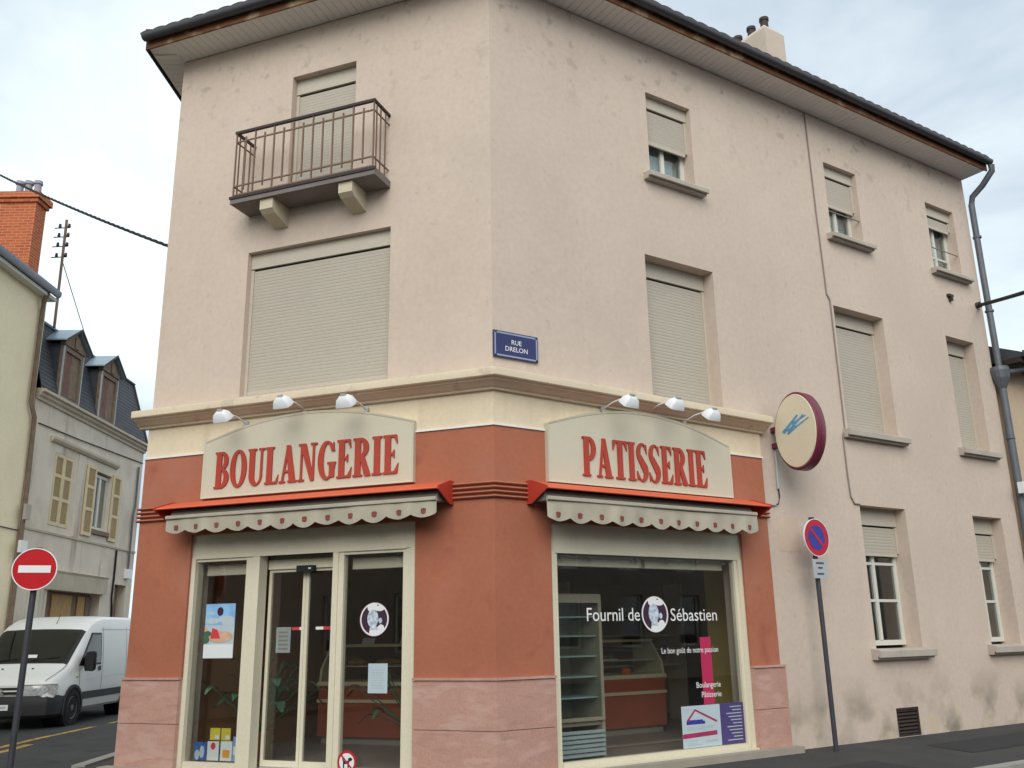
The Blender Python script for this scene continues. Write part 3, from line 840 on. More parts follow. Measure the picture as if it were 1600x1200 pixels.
# ------------------------------------------------------------------ sign boards with raised letters
def glyph(c):
    wd = {'B': .52, 'O': .60, 'U': .58, 'L': .47, 'A': .60, 'N': .62, 'G': .60, 'E': .49, 'R': .58, 'I': .31, 'P': .50, 'T': .54, 'S': .47}[c]
    q = F2(wd, 1.0, 56); R, E, P = q.R, q.E, q.P
    stem = U(R(.06, 0, .245, 1), R(0, 0, .305, .05), R(0, .95, .305, 1))
    if c == 'B':
        f = U(stem, I(I(E(.24, .745, .235, .255), -E(.22, .745, .105, .195)), R(.2, 0, 1, 1)), I(I(E(.24, .27, .275, .27), -E(.22, .275, .125, .21)), R(.2, 0, 1, 1)))
    elif c == 'O': f = I(E(.30, .5, .29, .515), -E(.30, .5, .115, .44))
    elif c == 'U':
        f = U(R(.055, .26, .24, 1), R(0, .95, .30, 1), R(.44, .26, .51, 1), R(.37, .95, .58, 1), I(I(E(.283, .275, .228, .285), -E(.34, .285, .10, .225)), R(-1, -1, 1, .275)))
    elif c == 'L': f = U(stem, R(.06, 0, .44, .06), P((.44, 0), (.47, .26), (.37, .05), (.38, 0)))
    elif c == 'A': f = U(P((.21, 1), (.35, 1), (.555, 0), (.345, 0)), P((.23, .98), (.29, .85), (.135, 0), (.07, 0)), R(.15, .27, .42, .33), R(0, 0, .21, .05), R(.29, 0, .60, .05))
    elif c == 'N': f = U(R(.075, 0, .14, 1), P((.05, 1), (.25, 1), (.545, 0), (.42, 0)), R(.475, 0, .54, 1), R(0, 0, .215, .05), R(0, .95, .22, 1), R(.40, .95, .62, 1))
    elif c == 'G': f = U(I(I(E(.30, .5, .29, .515), -E(.325, .5, .135, .44)), -R(.36, .40, .9, .74)), R(.385, .05, .555, .44), R(.32, .395, .60, .445), P((.50, .97), (.53, .97), (.545, .70), (.48, .78)))
    elif c == 'E':
        f = U(stem, R(.06, .94, .43, 1), P((.43, 1), (.33, .95), (.455, .74)), R(.2, .475, .36, .535), P((.36, .63), (.27, .505), (.36, .38)), R(.06, 0, .45, .06), P((.485, .28), (.455, 0), (.34, .05)))
    elif c == 'R': f = U(stem, I(I(E(.24, .74, .26, .26), -E(.22, .74, .11, .195)), R(.2, 0, 1, 1)), P((.22, .50), (.36, .53), (.575, 0), (.375, 0)))
    elif c == 'I': f = stem
    elif c == 'P': f = U(stem, I(I(E(.24, .70, .265, .30), -E(.22, .70, .115, .23)), R(.2, 0, 1, 1)))
    elif c == 'T': f = U(R(.175, 0, .365, 1), R(.09, 0, .45, .05), R(.01, .935, .53, 1), P((.0, 1), (.11, .95), (.0, .72)), P((.54, 1), (.43, .95), (.54, .72)))
    elif c == 'S':
        up = I(I(E(.235, .735, .215, .275), -E(.27, .755, .10, .20)), U(R(-1, .70, .28, 2), R(.2, .84, .43, 2), R(-1, .55, .12, 1)))
        lo = I(I(E(.23, .265, .23, .275), -E(.19, .245, .10, .20)), U(R(.20, -1, 1, .32), R(.03, -1, .3, .16), R(.34, 0, 1, .45)))
        f = U(up, lo, P((.03, .72), (.045, .60), (.30, .19), (.44, .28), (.43, .40), (.20, .68)), P((.415, 1), (.43, .70), (.36, .86)), P((.025, 0), (.01, .30), (.09, .13)))
    return q, f, wd
GL = {}
def sign(f, n, a_left, a_right, z0, z1, zc, txt, t0, t1, tz0, tz1, sgn, label):
    root = thing('shop_sign', f((a_left + a_right) / 2, .05, z0), label, 'shop sign')
    w = abs(a_right - a_left); h = zc - z0
    def out(x): return z1 + (zc - z1) * (1 - (2 * x / w - 1) ** 2) ** 1.08 if 0 < x < w else z1
    pts = [(0, z0), (w, z0)] + [(w * (1 - k / 24), out(w * (1 - k / 24))) for k in range(25)]
    bd = part('board', MB().prism([f(a_left + sgn * x, .031, z) for x, z in pts], n * .045), 'sign_board', root)
    e = MB()      # raised edge
    inn_ = [(w / 2 + (x - w / 2) * .985, z0 + .02 + (z - z0) * (1 - .045 / h)) for x, z in pts]
    ring0 = [f(a_left + sgn * x, .0765, z) for x, z in pts]; ring1 = [f(a_left + sgn * x, .0765, z) for x, z in inn_]
    ring2 = [f(a_left + sgn * x, .084, z) for x, z in pts]; ring3 = [f(a_left + sgn * x, .080, z) for x, z in inn_]
    N = len(pts)
    e.add(ring2 + ring3 + ring0 + ring1, [(i, (i + 1) % N, N + (i + 1) % N, N + i) for i in range(N)] + [(i, (i + 1) % N, 2 * N + (i + 1) % N, 2 * N + i) for i in range(N)] + [(N + i, N + (i + 1) % N, 3 * N + (i + 1) % N, 3 * N + i) for i in range(N)])
    part('edge_trim', e, 'sign_board', root)
    tot = sum(glyph(c)[2] for c in txt) + .028 * (len(txt) - 1)
    sx = abs(t1 - t0) / tot; x = 0
    for c in txt:
        q, fld, wd = glyph(c)
        cut('letter', q, fld, lambda X, Y, x=x: f(t0 + sgn * (x + X) * sx, .0775, tz0 + Y * (tz1 - tz0)), .016, n, 'letter_red', root)
        x += wd + .028
sign(fL, NL, 3.465, .845, 2.885, 3.52, 3.745, 'BOULANGERIE', 3.295, 1.01, 2.985, 3.39, -1, 'cream arched sign board with red raised letters reading BOULANGERIE')
sign(fR, NR, .60, 3.225, 2.872, 3.482, 3.735, 'PATISSERIE', 1.035, 2.82, 2.965, 3.385, 1, 'cream arched sign board with red raised letters reading PATISSERIE')

# ------------------------------------------------------------------ awnings
def awning(f, n, h0, h1, v0, v1, ns, zb, label):
    root = thing('awning', f((h0 + h1) / 2, .03, 2.6), label, 'awning', 'folded shop awnings')
    hp = [(.031, 2.858), (.10, 2.855), (.365, 2.770), (.375, 2.755), (.365, 2.747), (.10, 2.83), (.031, 2.833)]
    part('hood', MB().prof(f, hp, h0 + .016, h1 - .016), 'hood_red', root)
    ep = [(.031, 2.868), (.11, 2.865), (.385, 2.775), (.385, 2.745), (.12, 2.63), (.031, 2.63)]
    for a in (h0, h1 - .015): part('end_cap', MB().prof(f, ep, a, a + .015), 'hood_dark_red', root)
    part('cassette', MB().prof(f, [(.031, 2.82), (.26, 2.745), (.29, 2.70), (.28, 2.64), (.031, 2.66)], v0 + .01, v1 - .01), 'cassette', root, 30)
    part('front_rail', MB().prof(f, [(.326, 2.675), (.350, 2.680), (.362, 2.672), (.362, 2.645), (.350, 2.635), (.326, 2.638)], v0, v1), 'valance_cloth', root, 50)
    w = v1 - v0; q = F2(w, .215, 220); q.ny = 16
    q.X, q.Y = np.meshgrid(np.linspace(-.01, w + .01, 221), np.linspace(-.01, 2.665 - zb, 17)); q.nx = 220
    p = w / ns; fr = (q.X / p) % 1.0
    rv = [random.uniform(.75, 1.25) for _ in range(ns + 2)]; rw = [random.uniform(-1, 1) for _ in range(8)]
    amp = np.array(rv)[np.clip((q.X / p).astype(int), 0, ns)]
    bot = .050 - .046 * amp * np.sin(np.pi * np.clip(fr, 0, 1)) ** .75 - .008 * np.sin(math.pi * q.X / w)
    fld = I(q.X, w - q.X, (2.648 - zb) - q.Y, q.Y - bot)
    def place(x, y): return f(v0 + x, .340 + (.010 * math.sin(2 * math.pi * x / p + .6) + .007 * math.sin(9.7 * x + 3 * rw[0]) + .006 * math.sin(31 * x + 5 * rw[1])) * (1 - y / .19) + .006 * math.sin(x * 3.1 + rw[2]), zb + y)
    va = cut('valance', q, fld, place, .0025, n, 'valance_cloth', root)
    fq = F2(.08, .09, 16); ff = U(fq.E(.04, .045, .027, .030), fq.E(.024, .055, .015, .017), fq.E(.056, .055, .015, .017), fq.E(.026, .033, .014, .015), fq.E(.054, .033, .014, .015))
    for k in range(ns):
        x = p * (k + .5)
        cut('motif', fq, ff, lambda X, Y, x=x: place(x - .04 + X, .028 + Y) + n * .0035, .0015, n, 'motif_brown', va)
awning(fL, NL, .42, 3.83,   .46, 3.68, 12, 2.472, 'long red-hooded awning with scalloped cloth edge above sliding door')
awning(fR, NR, .36, 3.52, .39, 3.29, 11, 2.43, 'red-hooded awning with scalloped cloth edge above pastry shop window')

# ------------------------------------------------------------------ spotlights over the signs
def spot(f, n, u, s, z, ln, lean, label, group):
    root = thing('spotlight', f(s, .03, z), label, 'spotlight', group)
    part('wall_base', MB().tube([f(s, .02, z), f(s, .05, z)], .032, 10), 'steel', root, 40)
    hz = z + .055
    part('arm', MB().tube([f(s, .05, z), f(s + lean * .3, ln * .5, z + .04), f(s + lean * .8, ln, hz)], .009, 8), 'paint_white', root, 60)
    c = f(s + lean, ln + .03, hz - .055)
    def hp(a, b, cc): return c + u * a + n * (b * .78 + cc * .62) + Zv * (cc * .78 - b * .62)
    # lamp body: tapered housing that faces down and back to the board
    rings = []
    for k, (wd, dp_) in enumerate(((.042, .026), (.072, .048), (.092, .062), (.094, .064))):
        t = (.062, .035, -.030, -.042)[k]
        rings.append([hp(a * wd, b * dp_, t) for a, b in ((-1, -1), (-.8, -1.15), (.8, -1.15), (1, -1), (1.1, 0), (1, 1), (.8, 1.15), (-.8, 1.15), (-1, 1), (-1.1, 0))])
    part('housing', MB().loft(rings), 'white_metal', root, 35)
    part('lens', MB().loft([[hp(a * .066, b * .046, t) for a, b in ((-1, -1), (1, -1), (1, 1), (-1, 1))] for t in (-.0425, -.047)]), 'headlight', root)
    part('hinge', MB().tube([hp(-.03, 0, .072), hp(.03, 0, .072)], .014, 8), 'steel', root, 40)
for s, lb in ((2.95, 'white spotlight over the start of the red word, leftmost over BOULANGERIE sign'), (2.19, 'white spotlight in the middle over the BOULANGERIE sign'), (1.43, 'white spotlight nearest the corner over the BOULANGERIE sign')):
    spot(fL, NL, UL, s, {2.95: 3.70, 2.19: 3.775, 1.43: 3.705}[s], .40, .02, lb, 'spotlights over the BOULANGERIE sign')
for s, lb in ((1.37, 'white spotlight nearest the corner over the PATISSERIE sign'), (2.02, 'white spotlight in the middle over the PATISSERIE sign'), (2.56, 'white spotlight farthest right over the PATISSERIE sign')):
    spot(fR, NR, UR, s, {1.37: 3.725, 2.02: 3.775, 2.56: 3.72}[s], .42, .04, lb, 'spotlights over the PATISSERIE sign')

# ------------------------------------------------------------------ street name plate
pl = thing('street_name_plate', fR(.27, .005, 4.13), 'dark blue enamel street name plate with white lettering on corner wall', 'street sign')
part('plate', MB().box(fR, -.005, .545, .012, .028, 4.125, 4.405), 'plate_blue', pl)
part('border', rect_frame(MB(), fR, .006, .534, 4.136, 4.394, .0285, .031, .016), 'plate_edge', pl)
part('bracket', MB().box(fR, .03, .51, .001, .0115, 4.15, 4.38), 'iron_dark', pl)
def pR(s, z, d): return lambda x, y: fR(s + x, d, z + y)
def pL(s, z, d): return lambda x, y: fL(s - x, d, z + y)
text_part('lettering', 'RUE', .072, lambda x, y: fR(.275 + x, .0285, 4.275 + y), .002, NR, 'paint_white', pl, 'CENTER')
text_part('lettering', 'DRELON', .072, lambda x, y: fR(.275 + x, .0285, 4.20 + y), .002, NR, 'paint_white', pl, 'CENTER')
for s, z in ((.02, 4.39), (.525, 4.39), (.02, 4.14), (.525, 4.14)):
    part('screw', MB().tube([fR(s, .029, z), fR(s, .035, z)], .012, 8), 'iron_dark', pl)

# ------------------------------------------------------------------ projecting oval sign
ov = thing('projecting_sign', fR(4.02, 0, 3.7), 'oval cream sign with maroon rim and blue brush mark, projecting from wall', 'sign')
oc_d, oc_z, rx, ry = .43, 3.69, .315, .462
def ovp(k, sc_, s): return fR(s, oc_d + rx * sc_ * math.cos(k), oc_z + ry * sc_ * math.sin(k))
ks = [2 * math.pi * i / 48 for i in range(48)]
part('rim', MB().loft([[ovp(k, 1.0, 4.00) for k in ks], [ovp(k, 1.035, 4.015) for k in ks], [ovp(k, 1.035, 4.145) for k in ks], [ovp(k, 1.0, 4.16) for k in ks]]), 'oval_rim', ov, 40)
part('face', MB().loft([[ovp(k, .955, 3.988) for k in ks], [ovp(k, .97, 3.9995) for k in ks]]), 'oval_face', ov, 30)
part('face', MB().loft([[ovp(k, .955, 4.172) for k in ks], [ovp(k, .97, 4.1605) for k in ks]]), 'oval_face', ov, 30)
bq = F2(.42, .30, 60)
def stroke(x0, y0, x1, y1, w):
    L_ = math.hypot(x1 - x0, y1 - y0); nx_, ny_ = -(y1 - y0) / L_ * w / 2, (x1 - x0) / L_ * w / 2
    return bq.P((x0 + nx_, y0 + ny_), (x0 - nx_, y0 - ny_), (x1 - nx_ * .5, y1 - ny_ * .5), (x1 + nx_ * .5, y1 + ny_ * .5))
bf = U(stroke(.03, .06, .25, .27, .050), stroke(.10, .06, .33, .26, .040), stroke(.09, .03, .26, .13, .035), stroke(.20, .10, .40, .20, .030), stroke(.16, .16, .36, .24, .030))
cut('brush_mark', bq, bf, lambda x, y: fR(3.9865, .22 + x * 1.08, 3.64 + y * .85), .0015, -UR, 'brush_blue', ov)
for z in (3.78, 3.58):
    part('bracket', MB().box(fR, 4.05, 4.12, .0, .15, z - .03, z + .03), 'oval_rim', ov)
cd = thing('conduit', fR(4.05, .02, 2.85), 'thin white cable conduit under the oval projecting sign', 'conduit')
part('pipe', MB().tube([fR(4.08, .025, 3.52), fR(4.07, .025, 3.05)], .016, 8), 'plate_grey', cd, 50)
part('cable', MB().tube([fR(4.07, .025, 3.05), fR(4.075, .03, 2.95), fR(4.05, .02, 2.86), fR(3.95, .02, 2.85)], .008, 6), 'cable_black', cd, 50)
part('clip', MB().box(fR, 3.92, 4.0, .001, .03, 2.84, 2.862), 'plate_grey', cd)

# ------------------------------------------------------------------ road signs on poles
def round_sign(root, c, u, n, r, rim, fill):
    return MB().loft([[c + u * (x * r) + Zv * (y * r) + n * d for x, y in disc(40)] for d in rim])
nps = thing('no_parking_sign', fR(4.335, .27, G), 'round blue no-parking sign with red border and small plate on dark pole', 'road sign')
pd = .27
part('pole', MB().tube([fR(4.335, pd, 0), fR(4.315, pd, 2.66)], .028, 12), 'pole_grey', nps, 50)
c = fR(4.315, pd + .05, 2.44); r_ = .215
part('disc', round_sign(nps, c, UR, NR, r_, (-.010, 0), 0), 'sign_noparking_red', nps, 30)
part('rim', MB().loft([[c + UR * (x * r_ * k) + Zv * (y * r_ * k) + NR * d for x, y in disc(40)] for k, d in ((1.0, -.012), (1.035, -.014), (1.035, .004), (1.0, .004))], caps=False), 'white_metal', nps, 50)
part('blue_field', round_sign(nps, c, UR, NR, .145, (.001, .003), 0), 'sign_blue', nps, 30)
part('slash', MB().prism([c + UR * x + Zv * y + NR * .0045 for x, y in ((-.112, .086), (-.086, .112), (.112, -.086), (.086, -.112))], NR * .002), 'sign_noparking_red', nps)
part('pole_cap', MB().tube([fR(4.315, pd, 2.66), fR(4.315, pd, 2.685)], .033, 12), 'iron_dark', nps)
part('plate', MB().box(fR, 4.20, 4.44, pd + .04, pd + .055, 1.965, 2.185), 'plate_grey', nps)
for z, a, b in ((2.13, 4.25, 4.39), (2.075, 4.28, 4.36), (2.005, 4.255, 4.375)):
    part('text_line', MB().box(fR, a, b, pd + .0555, pd + .057, z, z + .022), 'ink', nps)

nex, ney = -4.56, .30
ne = thing('no_entry_sign', (nex, ney, 0), 'round red no-entry sign with white bar on grey pole', 'road sign')
part('pole', MB().tube([(nex - .03, ney + .02, -.05), (nex, ney + .02, 2.30)], .030, 12), 'pole_grey', ne, 50)
nn = Vector((.30, -1, 0)).normalized(); nu = Vector((-nn.y, nn.x, 0))
c = Vector((nex, ney, 2.085)) + nn * .05; r_ = .195
part('disc', MB().loft([[c + nu * (x * r_) + Zv * (y * r_) + nn * d for x, y in disc(48)] for d in (-.01, 0)]), 'sign_red', ne, 30)
part('white_rim', MB().loft([[c + nu * (x * r_ * k) + Zv * (y * r_ * k) + nn * d for x, y in disc(48)] for k, d in ((1.001, -.012), (1.05, -.014), (1.05, .004), (1.001, .004))], caps=False), 'white_metal', ne, 50)
part('white_bar', MB().prism([c + nu * x + Zv * y + nn * .001 for x, y in ((-.145, -.035), (.145, -.035), (.145, .035), (-.145, .035))], nn * .002), 'paint_white', ne)
for z in (2.18, 1.99): part('clamp', MB().box(lambda a, d, zz: Vector((nex, ney, 0)) + nu * a + nn * d + Zv * zz, -.06, .06, -.055, .036, z - .012, z + .012), 'pole_grey', ne)

# ------------------------------------------------------------------ stickers and posters on the shop glass
def emblem(f, n, sgn, s, z, r, d, label):
    root = thing('window_sticker', f(s, d, z), label, 'sticker', 'round portrait stickers on the shop glass')
    q = F2(2, 2, 60); P0 = lambda x, y, dd: f(s + sgn * (x - 1) * r, d + dd, z + (y - 1) * r)
    cut('disc', q, q.E(1, 1, 1, 1), lambda x, y: P0(x, y, 0), .0012, n, 'emblem_plum', root)
    ring = I(q.E(1, 1, .95, .95), -q.E(1, 1, .86, .86))
    hat = I(q.E(.88, 1.66, .34, .26), q.E(1, 1, .87, .87)); bib = I(U(q.E(1.18, .28, .50, .28), q.E(1.45, .48, .22, .22)), q.E(1, 1, .87, .87))
    cut('white_ring', q, U(ring, hat, bib, I(q.E(1.35, 1.62, .3, .16), q.E(1, 1, .87, .87))), lambda x, y: P0(x, y, .0016), .0008, n, 'paint_white', root)
    face = U(q.E(.90, 1.05, .36, .52), q.E(1.40, .92, .12, .16), q.P((.75, .7), (1.1, .7), (1.25, .40), (.7, .40)))
    cut('face_shape', q, face, lambda x, y: P0(x, y, .0026), .0006, n, 'emblem_pale', root)
emblem(fL, NL, -1, 1.325, 1.555, .17, -.0535, 'round white and plum portrait sticker on glass right of sliding door')
emblem(fR, NR, 1, 2.035, 1.57, .195, -.0535, 'round portrait sticker between words Fournil de and Sébastien on window')
D0 = -.0535
t1 = thing('window_lettering', fR(1.45, D0, 1.5), 'white window lettering reading Fournil de, left of round portrait', 'lettering')
text_part('lettering', 'Fournil de', .19, lambda x, y: fR(1.11 + x, D0, 1.505 + y), .001, NR, 'paint_white', t1, width=.70)
t1 = thing('window_lettering', fR(2.55, D0, 1.5), 'white window lettering reading Sébastien, right of round portrait', 'lettering')
text_part('lettering', 'Sébastien', .19, lambda x, y: fR(2.25 + x, D0, 1.50 + y), .001, NR, 'paint_white', t1, width=.69)
t1 = thing('window_lettering', fR(2.5, D0, 1.15), 'small white slogan lettering under the name on shop window', 'lettering')
text_part('lettering', 'Le bon goût de notre passion', .085, lambda x, y: fR(2.09 + x, D0 + .004, 1.165 + y), .001, NR, 'paint_white', t1, width=.83)
t1 = thing('window_lettering', fR(2.7, D0, .7), 'small white lettering reading Boulangerie Pâtisserie at foot of pink strip', 'lettering')
text_part('lettering', 'Boulangerie', .085, lambda x, y: fR(2.56 + x, D0 + .004, .80 + y), .001, NR, 'paint_white', t1, width=.36)
text_part('lettering', 'Pâtisserie', .085, lambda x, y: fR(2.63 + x, D0 + .004, .70 + y), .001, NR, 'paint_white', t1, width=.29)
ps = tag(part('pink_strip', MB().box(fR, 2.66, 2.82, D0, D0 + .002, .628, 1.325), 'paper_pink'), 'tall pink vertical strip stuck on the pastry shop window', 'poster')
po = thing('poster', fR(2.6, D0, .2), 'white estate poster with roof line and red stripe at bottom of shop window', 'poster')
part('sheet', MB().box(fR, 2.325, 2.885, D0, D0 + .003, .205, .622), 'paper_bluish', po)
q = F2(.56, .42, 70)
rf = U(q.P((.06, .27), (.07, .25), (.20, .37), (.19, .39)), q.P((.19, .39), (.20, .365), (.50, .24), (.51, .26)))
cut('roof_line', q, rf, lambda x, y: fR(2.325 + x, D0 + .0035, .20 + y), .0008, NR, 'paper_magenta', po)
cut('red_stripe', q, q.P((0, .10), (.50, .115), (.50, .16), (0, .145)), lambda x, y: fR(2.325 + x, D0 + .0035, .20 + y), .0008, NR, 'paper_magenta', po)
cut('blue_word', q, U(q.R(.06, .235, .33, .265), q.R(.09, .265, .30, .28)), lambda x, y: fR(2.325 + x, D0 + .0035, .20 + y), .0008, NR, 'sign_blue', po)
cut('small_print', q, U(*[q.R(.06, z, .06 + w, z + .007) for z, w in ((.205, .42), (.19, .38), (.175, .30), (.07, .15), (.05, .12), (.03, .22), (.38, .10))], q.R(.32, .05, .50, .07)), lambda x, y: fR(2.325 + x, D0 + .0035, .20 + y), .0008, NR, 'paper_grey', po)
po = thing('poster', fR(3.07, D0, .2), 'violet poster with lines of pale text in lower right window corner', 'poster')
part('sheet', MB().box(fR, 2.888, 3.245, D0, D0 + .003, .205, .625), 'paper_violet', po)
for k in range(11):
    part('text_line', MB().box(fR, 2.98 + (.03 * (k * 7 % 4)), 3.21, D0 + .0035, D0 + .0042, .24 + k * .034, .25 + k * .034), 'paper_grey', po)
# left front
D1 = -.0535
po = thing('poster', fL(3.2, D1, 1.2), 'sky-blue poster of hands holding a pastry on left door-side window', 'poster')
part('sheet', MB().box(fL, 3.005, 3.385, D1, D1 + .003, 1.195, 1.755), 'paper_bluish', po)
q = F2(.38, .56, 60); pp = lambda dd: (lambda x, y: fL(3.385 - x, D1 + dd, 1.195 + y))
cut('blue_sky', q, U(q.R(.0, .34, .38, .56)), pp(.0035), .0005, NL, 'paper_sky', po)
cut('cloud', q, U(q.E(.10, .385, .10, .03), q.E(.27, .40, .10, .035), q.E(.07, .46, .05, .012), q.E(.3, .36, .08, .03)), pp(.0045), .0005, NL, 'paper_bluish', po)
cut('hands', q, U(q.P((0, .36), (.02, .33), (.22, .27), (.36, .22), (.30, .18), (.10, .17), (.0, .22)), q.E(.2, .22, .17, .06)), pp(.0055), .0005, NL, 'skin_tone', po)
cut('tart', q, q.P((.08, .20), (.10, .31), (.17, .29), (.21, .20)), pp(.0065), .0005, NL, 'paper_red', po)
cut('leaves', q, U(q.E(.02, .19, .05, .04), q.E(.04, .25, .05, .03)), pp(.0068), .0005, NL, 'leaf', po)
cut('white_foot', q, q.R(.0, 0, .38, .14), pp(.0060), .0005, NL, 'paper_white', po)
cut('round_mark', q, q.E(.19, .48, .04, .045), pp(.0065), .0005, NL, 'emblem_plum', po)
lf_ = [(3.43, 3.275, .185, .36, 'paper_blue', 'dark blue leaflet, leftmost at foot of left shop window'), (3.265, 3.12, .185, .37, 'paper_white', 'white leaflet with red spot at foot of left shop window'),
       (3.10, 2.955, .185, .375, 'paper_orange', 'white and orange leaflet at foot of left shop window'), (2.945, 2.88, .185, .42, 'paper_sky', 'pale blue leaflet beside door post at foot of left shop window'),
       (3.24, 3.115, .382, .50, 'paper_yellow', 'small yellow card, left one of the pair above the leaflets'), (3.10, 2.985, .382, .50, 'paper_yellow', 'small yellow card, right one of the pair above the leaflets')]
for a, b, z0, z1, mt, lb in lf_:
    t = thing('leaflet', fL((a + b) / 2, D1, z0), lb, 'leaflet', 'leaflets in the left shop window')
    part('sheet', MB().box(fL, b, a, -.075, -.072, z0, z1), mt if mt not in ('paper_orange',) else 'paper_white', t)
    q = F2(a - b, z1 - z0, 24); w_, h_ = a - b, z1 - z0
    spot_ = {'paper_white': ('paper_red', q.E(w_ * .5, h_ * .75, .03, .035)), 'paper_orange': ('paper_orange', q.R(.03, .03, w_ - .03, h_ * .55)), 'paper_blue': ('paper_bluish', U(q.E(.04, .05, .03, .05), q.E(.1, .08, .03, .06))),
             'paper_sky': ('paper_white', q.R(.0, h_ * .25, w_, h_ * .6)), 'paper_yellow': ('paper_white', q.R(w_ * .5, .01, w_ - .01, h_ * .4))}[mt]
    cut('print', q, spot_[1], lambda x, y, a=a, z0=z0: fL(a - x, -.0715, z0 + y), .0006, NL, spot_[0], t)
nt_ = thing('notice', fL(1.27, D1, .85), 'white paper notice taped to glass below round portrait sticker', 'notice')
part('sheet', MB().box(fL, 1.165, 1.38, D1, D1 + .002, .855, 1.133), 'paper_bluish', nt_)
for k in range(8): part('text_line', MB().box(fL, 1.20 + .01 * (k % 3), 1.345, D1 + .0025, D1 + .003, .90 + k * .024, .906 + k * .024), 'paper_grey', nt_)
nd = thing('no_dogs_sticker', fL(1.575, D1, .24), 'round red and white no-dogs sticker low on door post', 'sticker')
q = F2(2, 2, 50); Pn = lambda dd: (lambda x, y: fL(1.565 - (x - 1) * .105, -.0195 + dd, .225 + (y - 1) * .105))
cut('red_disc', q, q.E(1, 1, 1, 1), Pn(0.012), .001, NL, 'sign_noparking_red', nd)
cut('white_disc', q, q.E(1, 1, .78, .78), Pn(.0135), .0008, NL, 'paint_white', nd)
dog = U(q.R(.62, .85, 1.25, 1.12), q.R(.62, .5, .76, .9), q.R(1.1, .5, 1.24, .9), q.E(1.36, 1.26, .22, .15), q.P((1.1, 1.0), (1.25, .95), (1.42, 1.3), (1.2, 1.3)), q.P((.5, 1.3), (.58, 1.34), (.72, 1.08), (.62, 1.02)))
cut('dog', q, dog, Pn(.0145), .0006, NL, 'black_plastic', nd)
cut('slash', q, I(q.P((.38, 1.50), (.50, 1.62), (1.62, .50), (1.50, .38)), q.E(1, 1, .8, .8)), Pn(.0153), .0005, NL, 'sign_noparking_red', nd)
for a, b, mt, lb in ((2.39, 2.30, 'paper_red', 'red and white safety strip on left sliding door leaf'), (2.10, 2.01, 'paint_white', 'white and red safety strip on right sliding door leaf')):
    t = thing('safety_strip', fL(a, -.2, 1.48), lb, 'sticker', 'safety strips on the sliding door')
    other = 'paint_white' if mt == 'paper_red' else 'paper_red'
    part('half', MB().box(fL, b, a, -.2075, -.206, 1.468, 1.498), mt, t); part('half', MB().box(fL, b - .095, b - .001, -.2075, -.206, 1.468, 1.498), other, t)

# ------------------------------------------------------------------ inside the bakery
shop = thing('shop_interior', fR(1.5, -2, .1), 'dim brown bakery interior behind the shop glass', 'shop interior')
poly = [fR(.35, -.31, 0), fR(6.2, -.31, 0), fR(6.2, -4.1, 0), Vector((-1.0, 6.2, 0)), fL(4.0, -3.6, 0), fL(4.0, -.31, 0), fL(.3, -.31, 0)]
part('floor', MB().prism([p + Zv * .02 for p in poly], (0, 0, .09)), 'floor_tile', shop)
def wl(p, q, mt, th=.08, z0=.111, z1=2.98):
    t = (q - p).normalized(); n = Vector((-t.y, t.x, 0)) * th
    part('wall', MB().prism([p + Zv * z0, q + Zv * z0, q + n + Zv * z0, p + n + Zv * z0], (0, 0, z1 - z0)), mt, shop)
wl(fR(4.05, -.31, 0), fR(4.05, -1.25, 0), 'interior_mustard'); wl(fR(4.13, -1.17, 0), fR(6.2, -1.25, 0), 'interior_brown')
wl(fR(6.2, -1.2, 0), fR(6.2, -4.1, 0), 'interior_brown'); wl(fR(6.2, -4.1, 0), Vector((-1.0, 6.2, 0)), 'interior_brown')
wl(Vector((-1.0, 6.2, 0)), fL(4.0, -3.6, 0), 'interior_brown'); wl(fL(4.0, -3.6, 0), fL(4.0, -.31, 0), 'interior_orange')
# glass-front drinks fridge
fx0, fx1, fd0, fd1 = 1.02, 1.72, -1.15, -.58
fg = thing('display_fridge', fR(1.4, -.85, .111), 'tall glass-door display fridge behind pastry shop window', 'fridge')
mb = MB(); mb.box(fR, fx0, fx0 + .04, fd0, fd1, .13, 1.80); mb.box(fR, fx1 - .04, fx1, fd0, fd1, .13, 1.80); mb.box(fR, fx0 + .04, fx1 - .04, fd0, fd0 + .03, .13, 1.80); mb.box(fR, fx0 + .04, fx1 - .04, fd0 + .03, fd1, 1.74, 1.80); mb.box(fR, fx0 + .04, fx1 - .04, fd0 + .03, fd1 - .02, .45, .50)
part('cabinet', mb, 'fridge_metal', fg)
d_ = part('door', rect_frame(MB(), fR, fx0 + .02, fx1 - .02, .50, 1.74, fd1 + .001, fd1 + .03, .035), 'fridge_metal', fg)
part('pane', MB().box(fR, fx0 + .055, fx1 - .055, fd1 + .01, fd1 + .016, .535, 1.705), 'case_glass', d_)
for z in (.72, .93, 1.14, 1.35, 1.55): part('shelf', MB().box(fR, fx0 + .045, fx1 - .045, fd0 + .04, fd1 - .05, z, z + .014), 'vent_metal', fg)
for k in range(6): part('vent_slat', MB().prof(fR, [(fd1 + .0, .16 + k * .045), (fd1 + .02, .15 + k * .045), (fd1 + .02, .172 + k * .045), (fd1, .182 + k * .045)], fx0 + .02, fx1 - .02), 'vent_metal', fg)
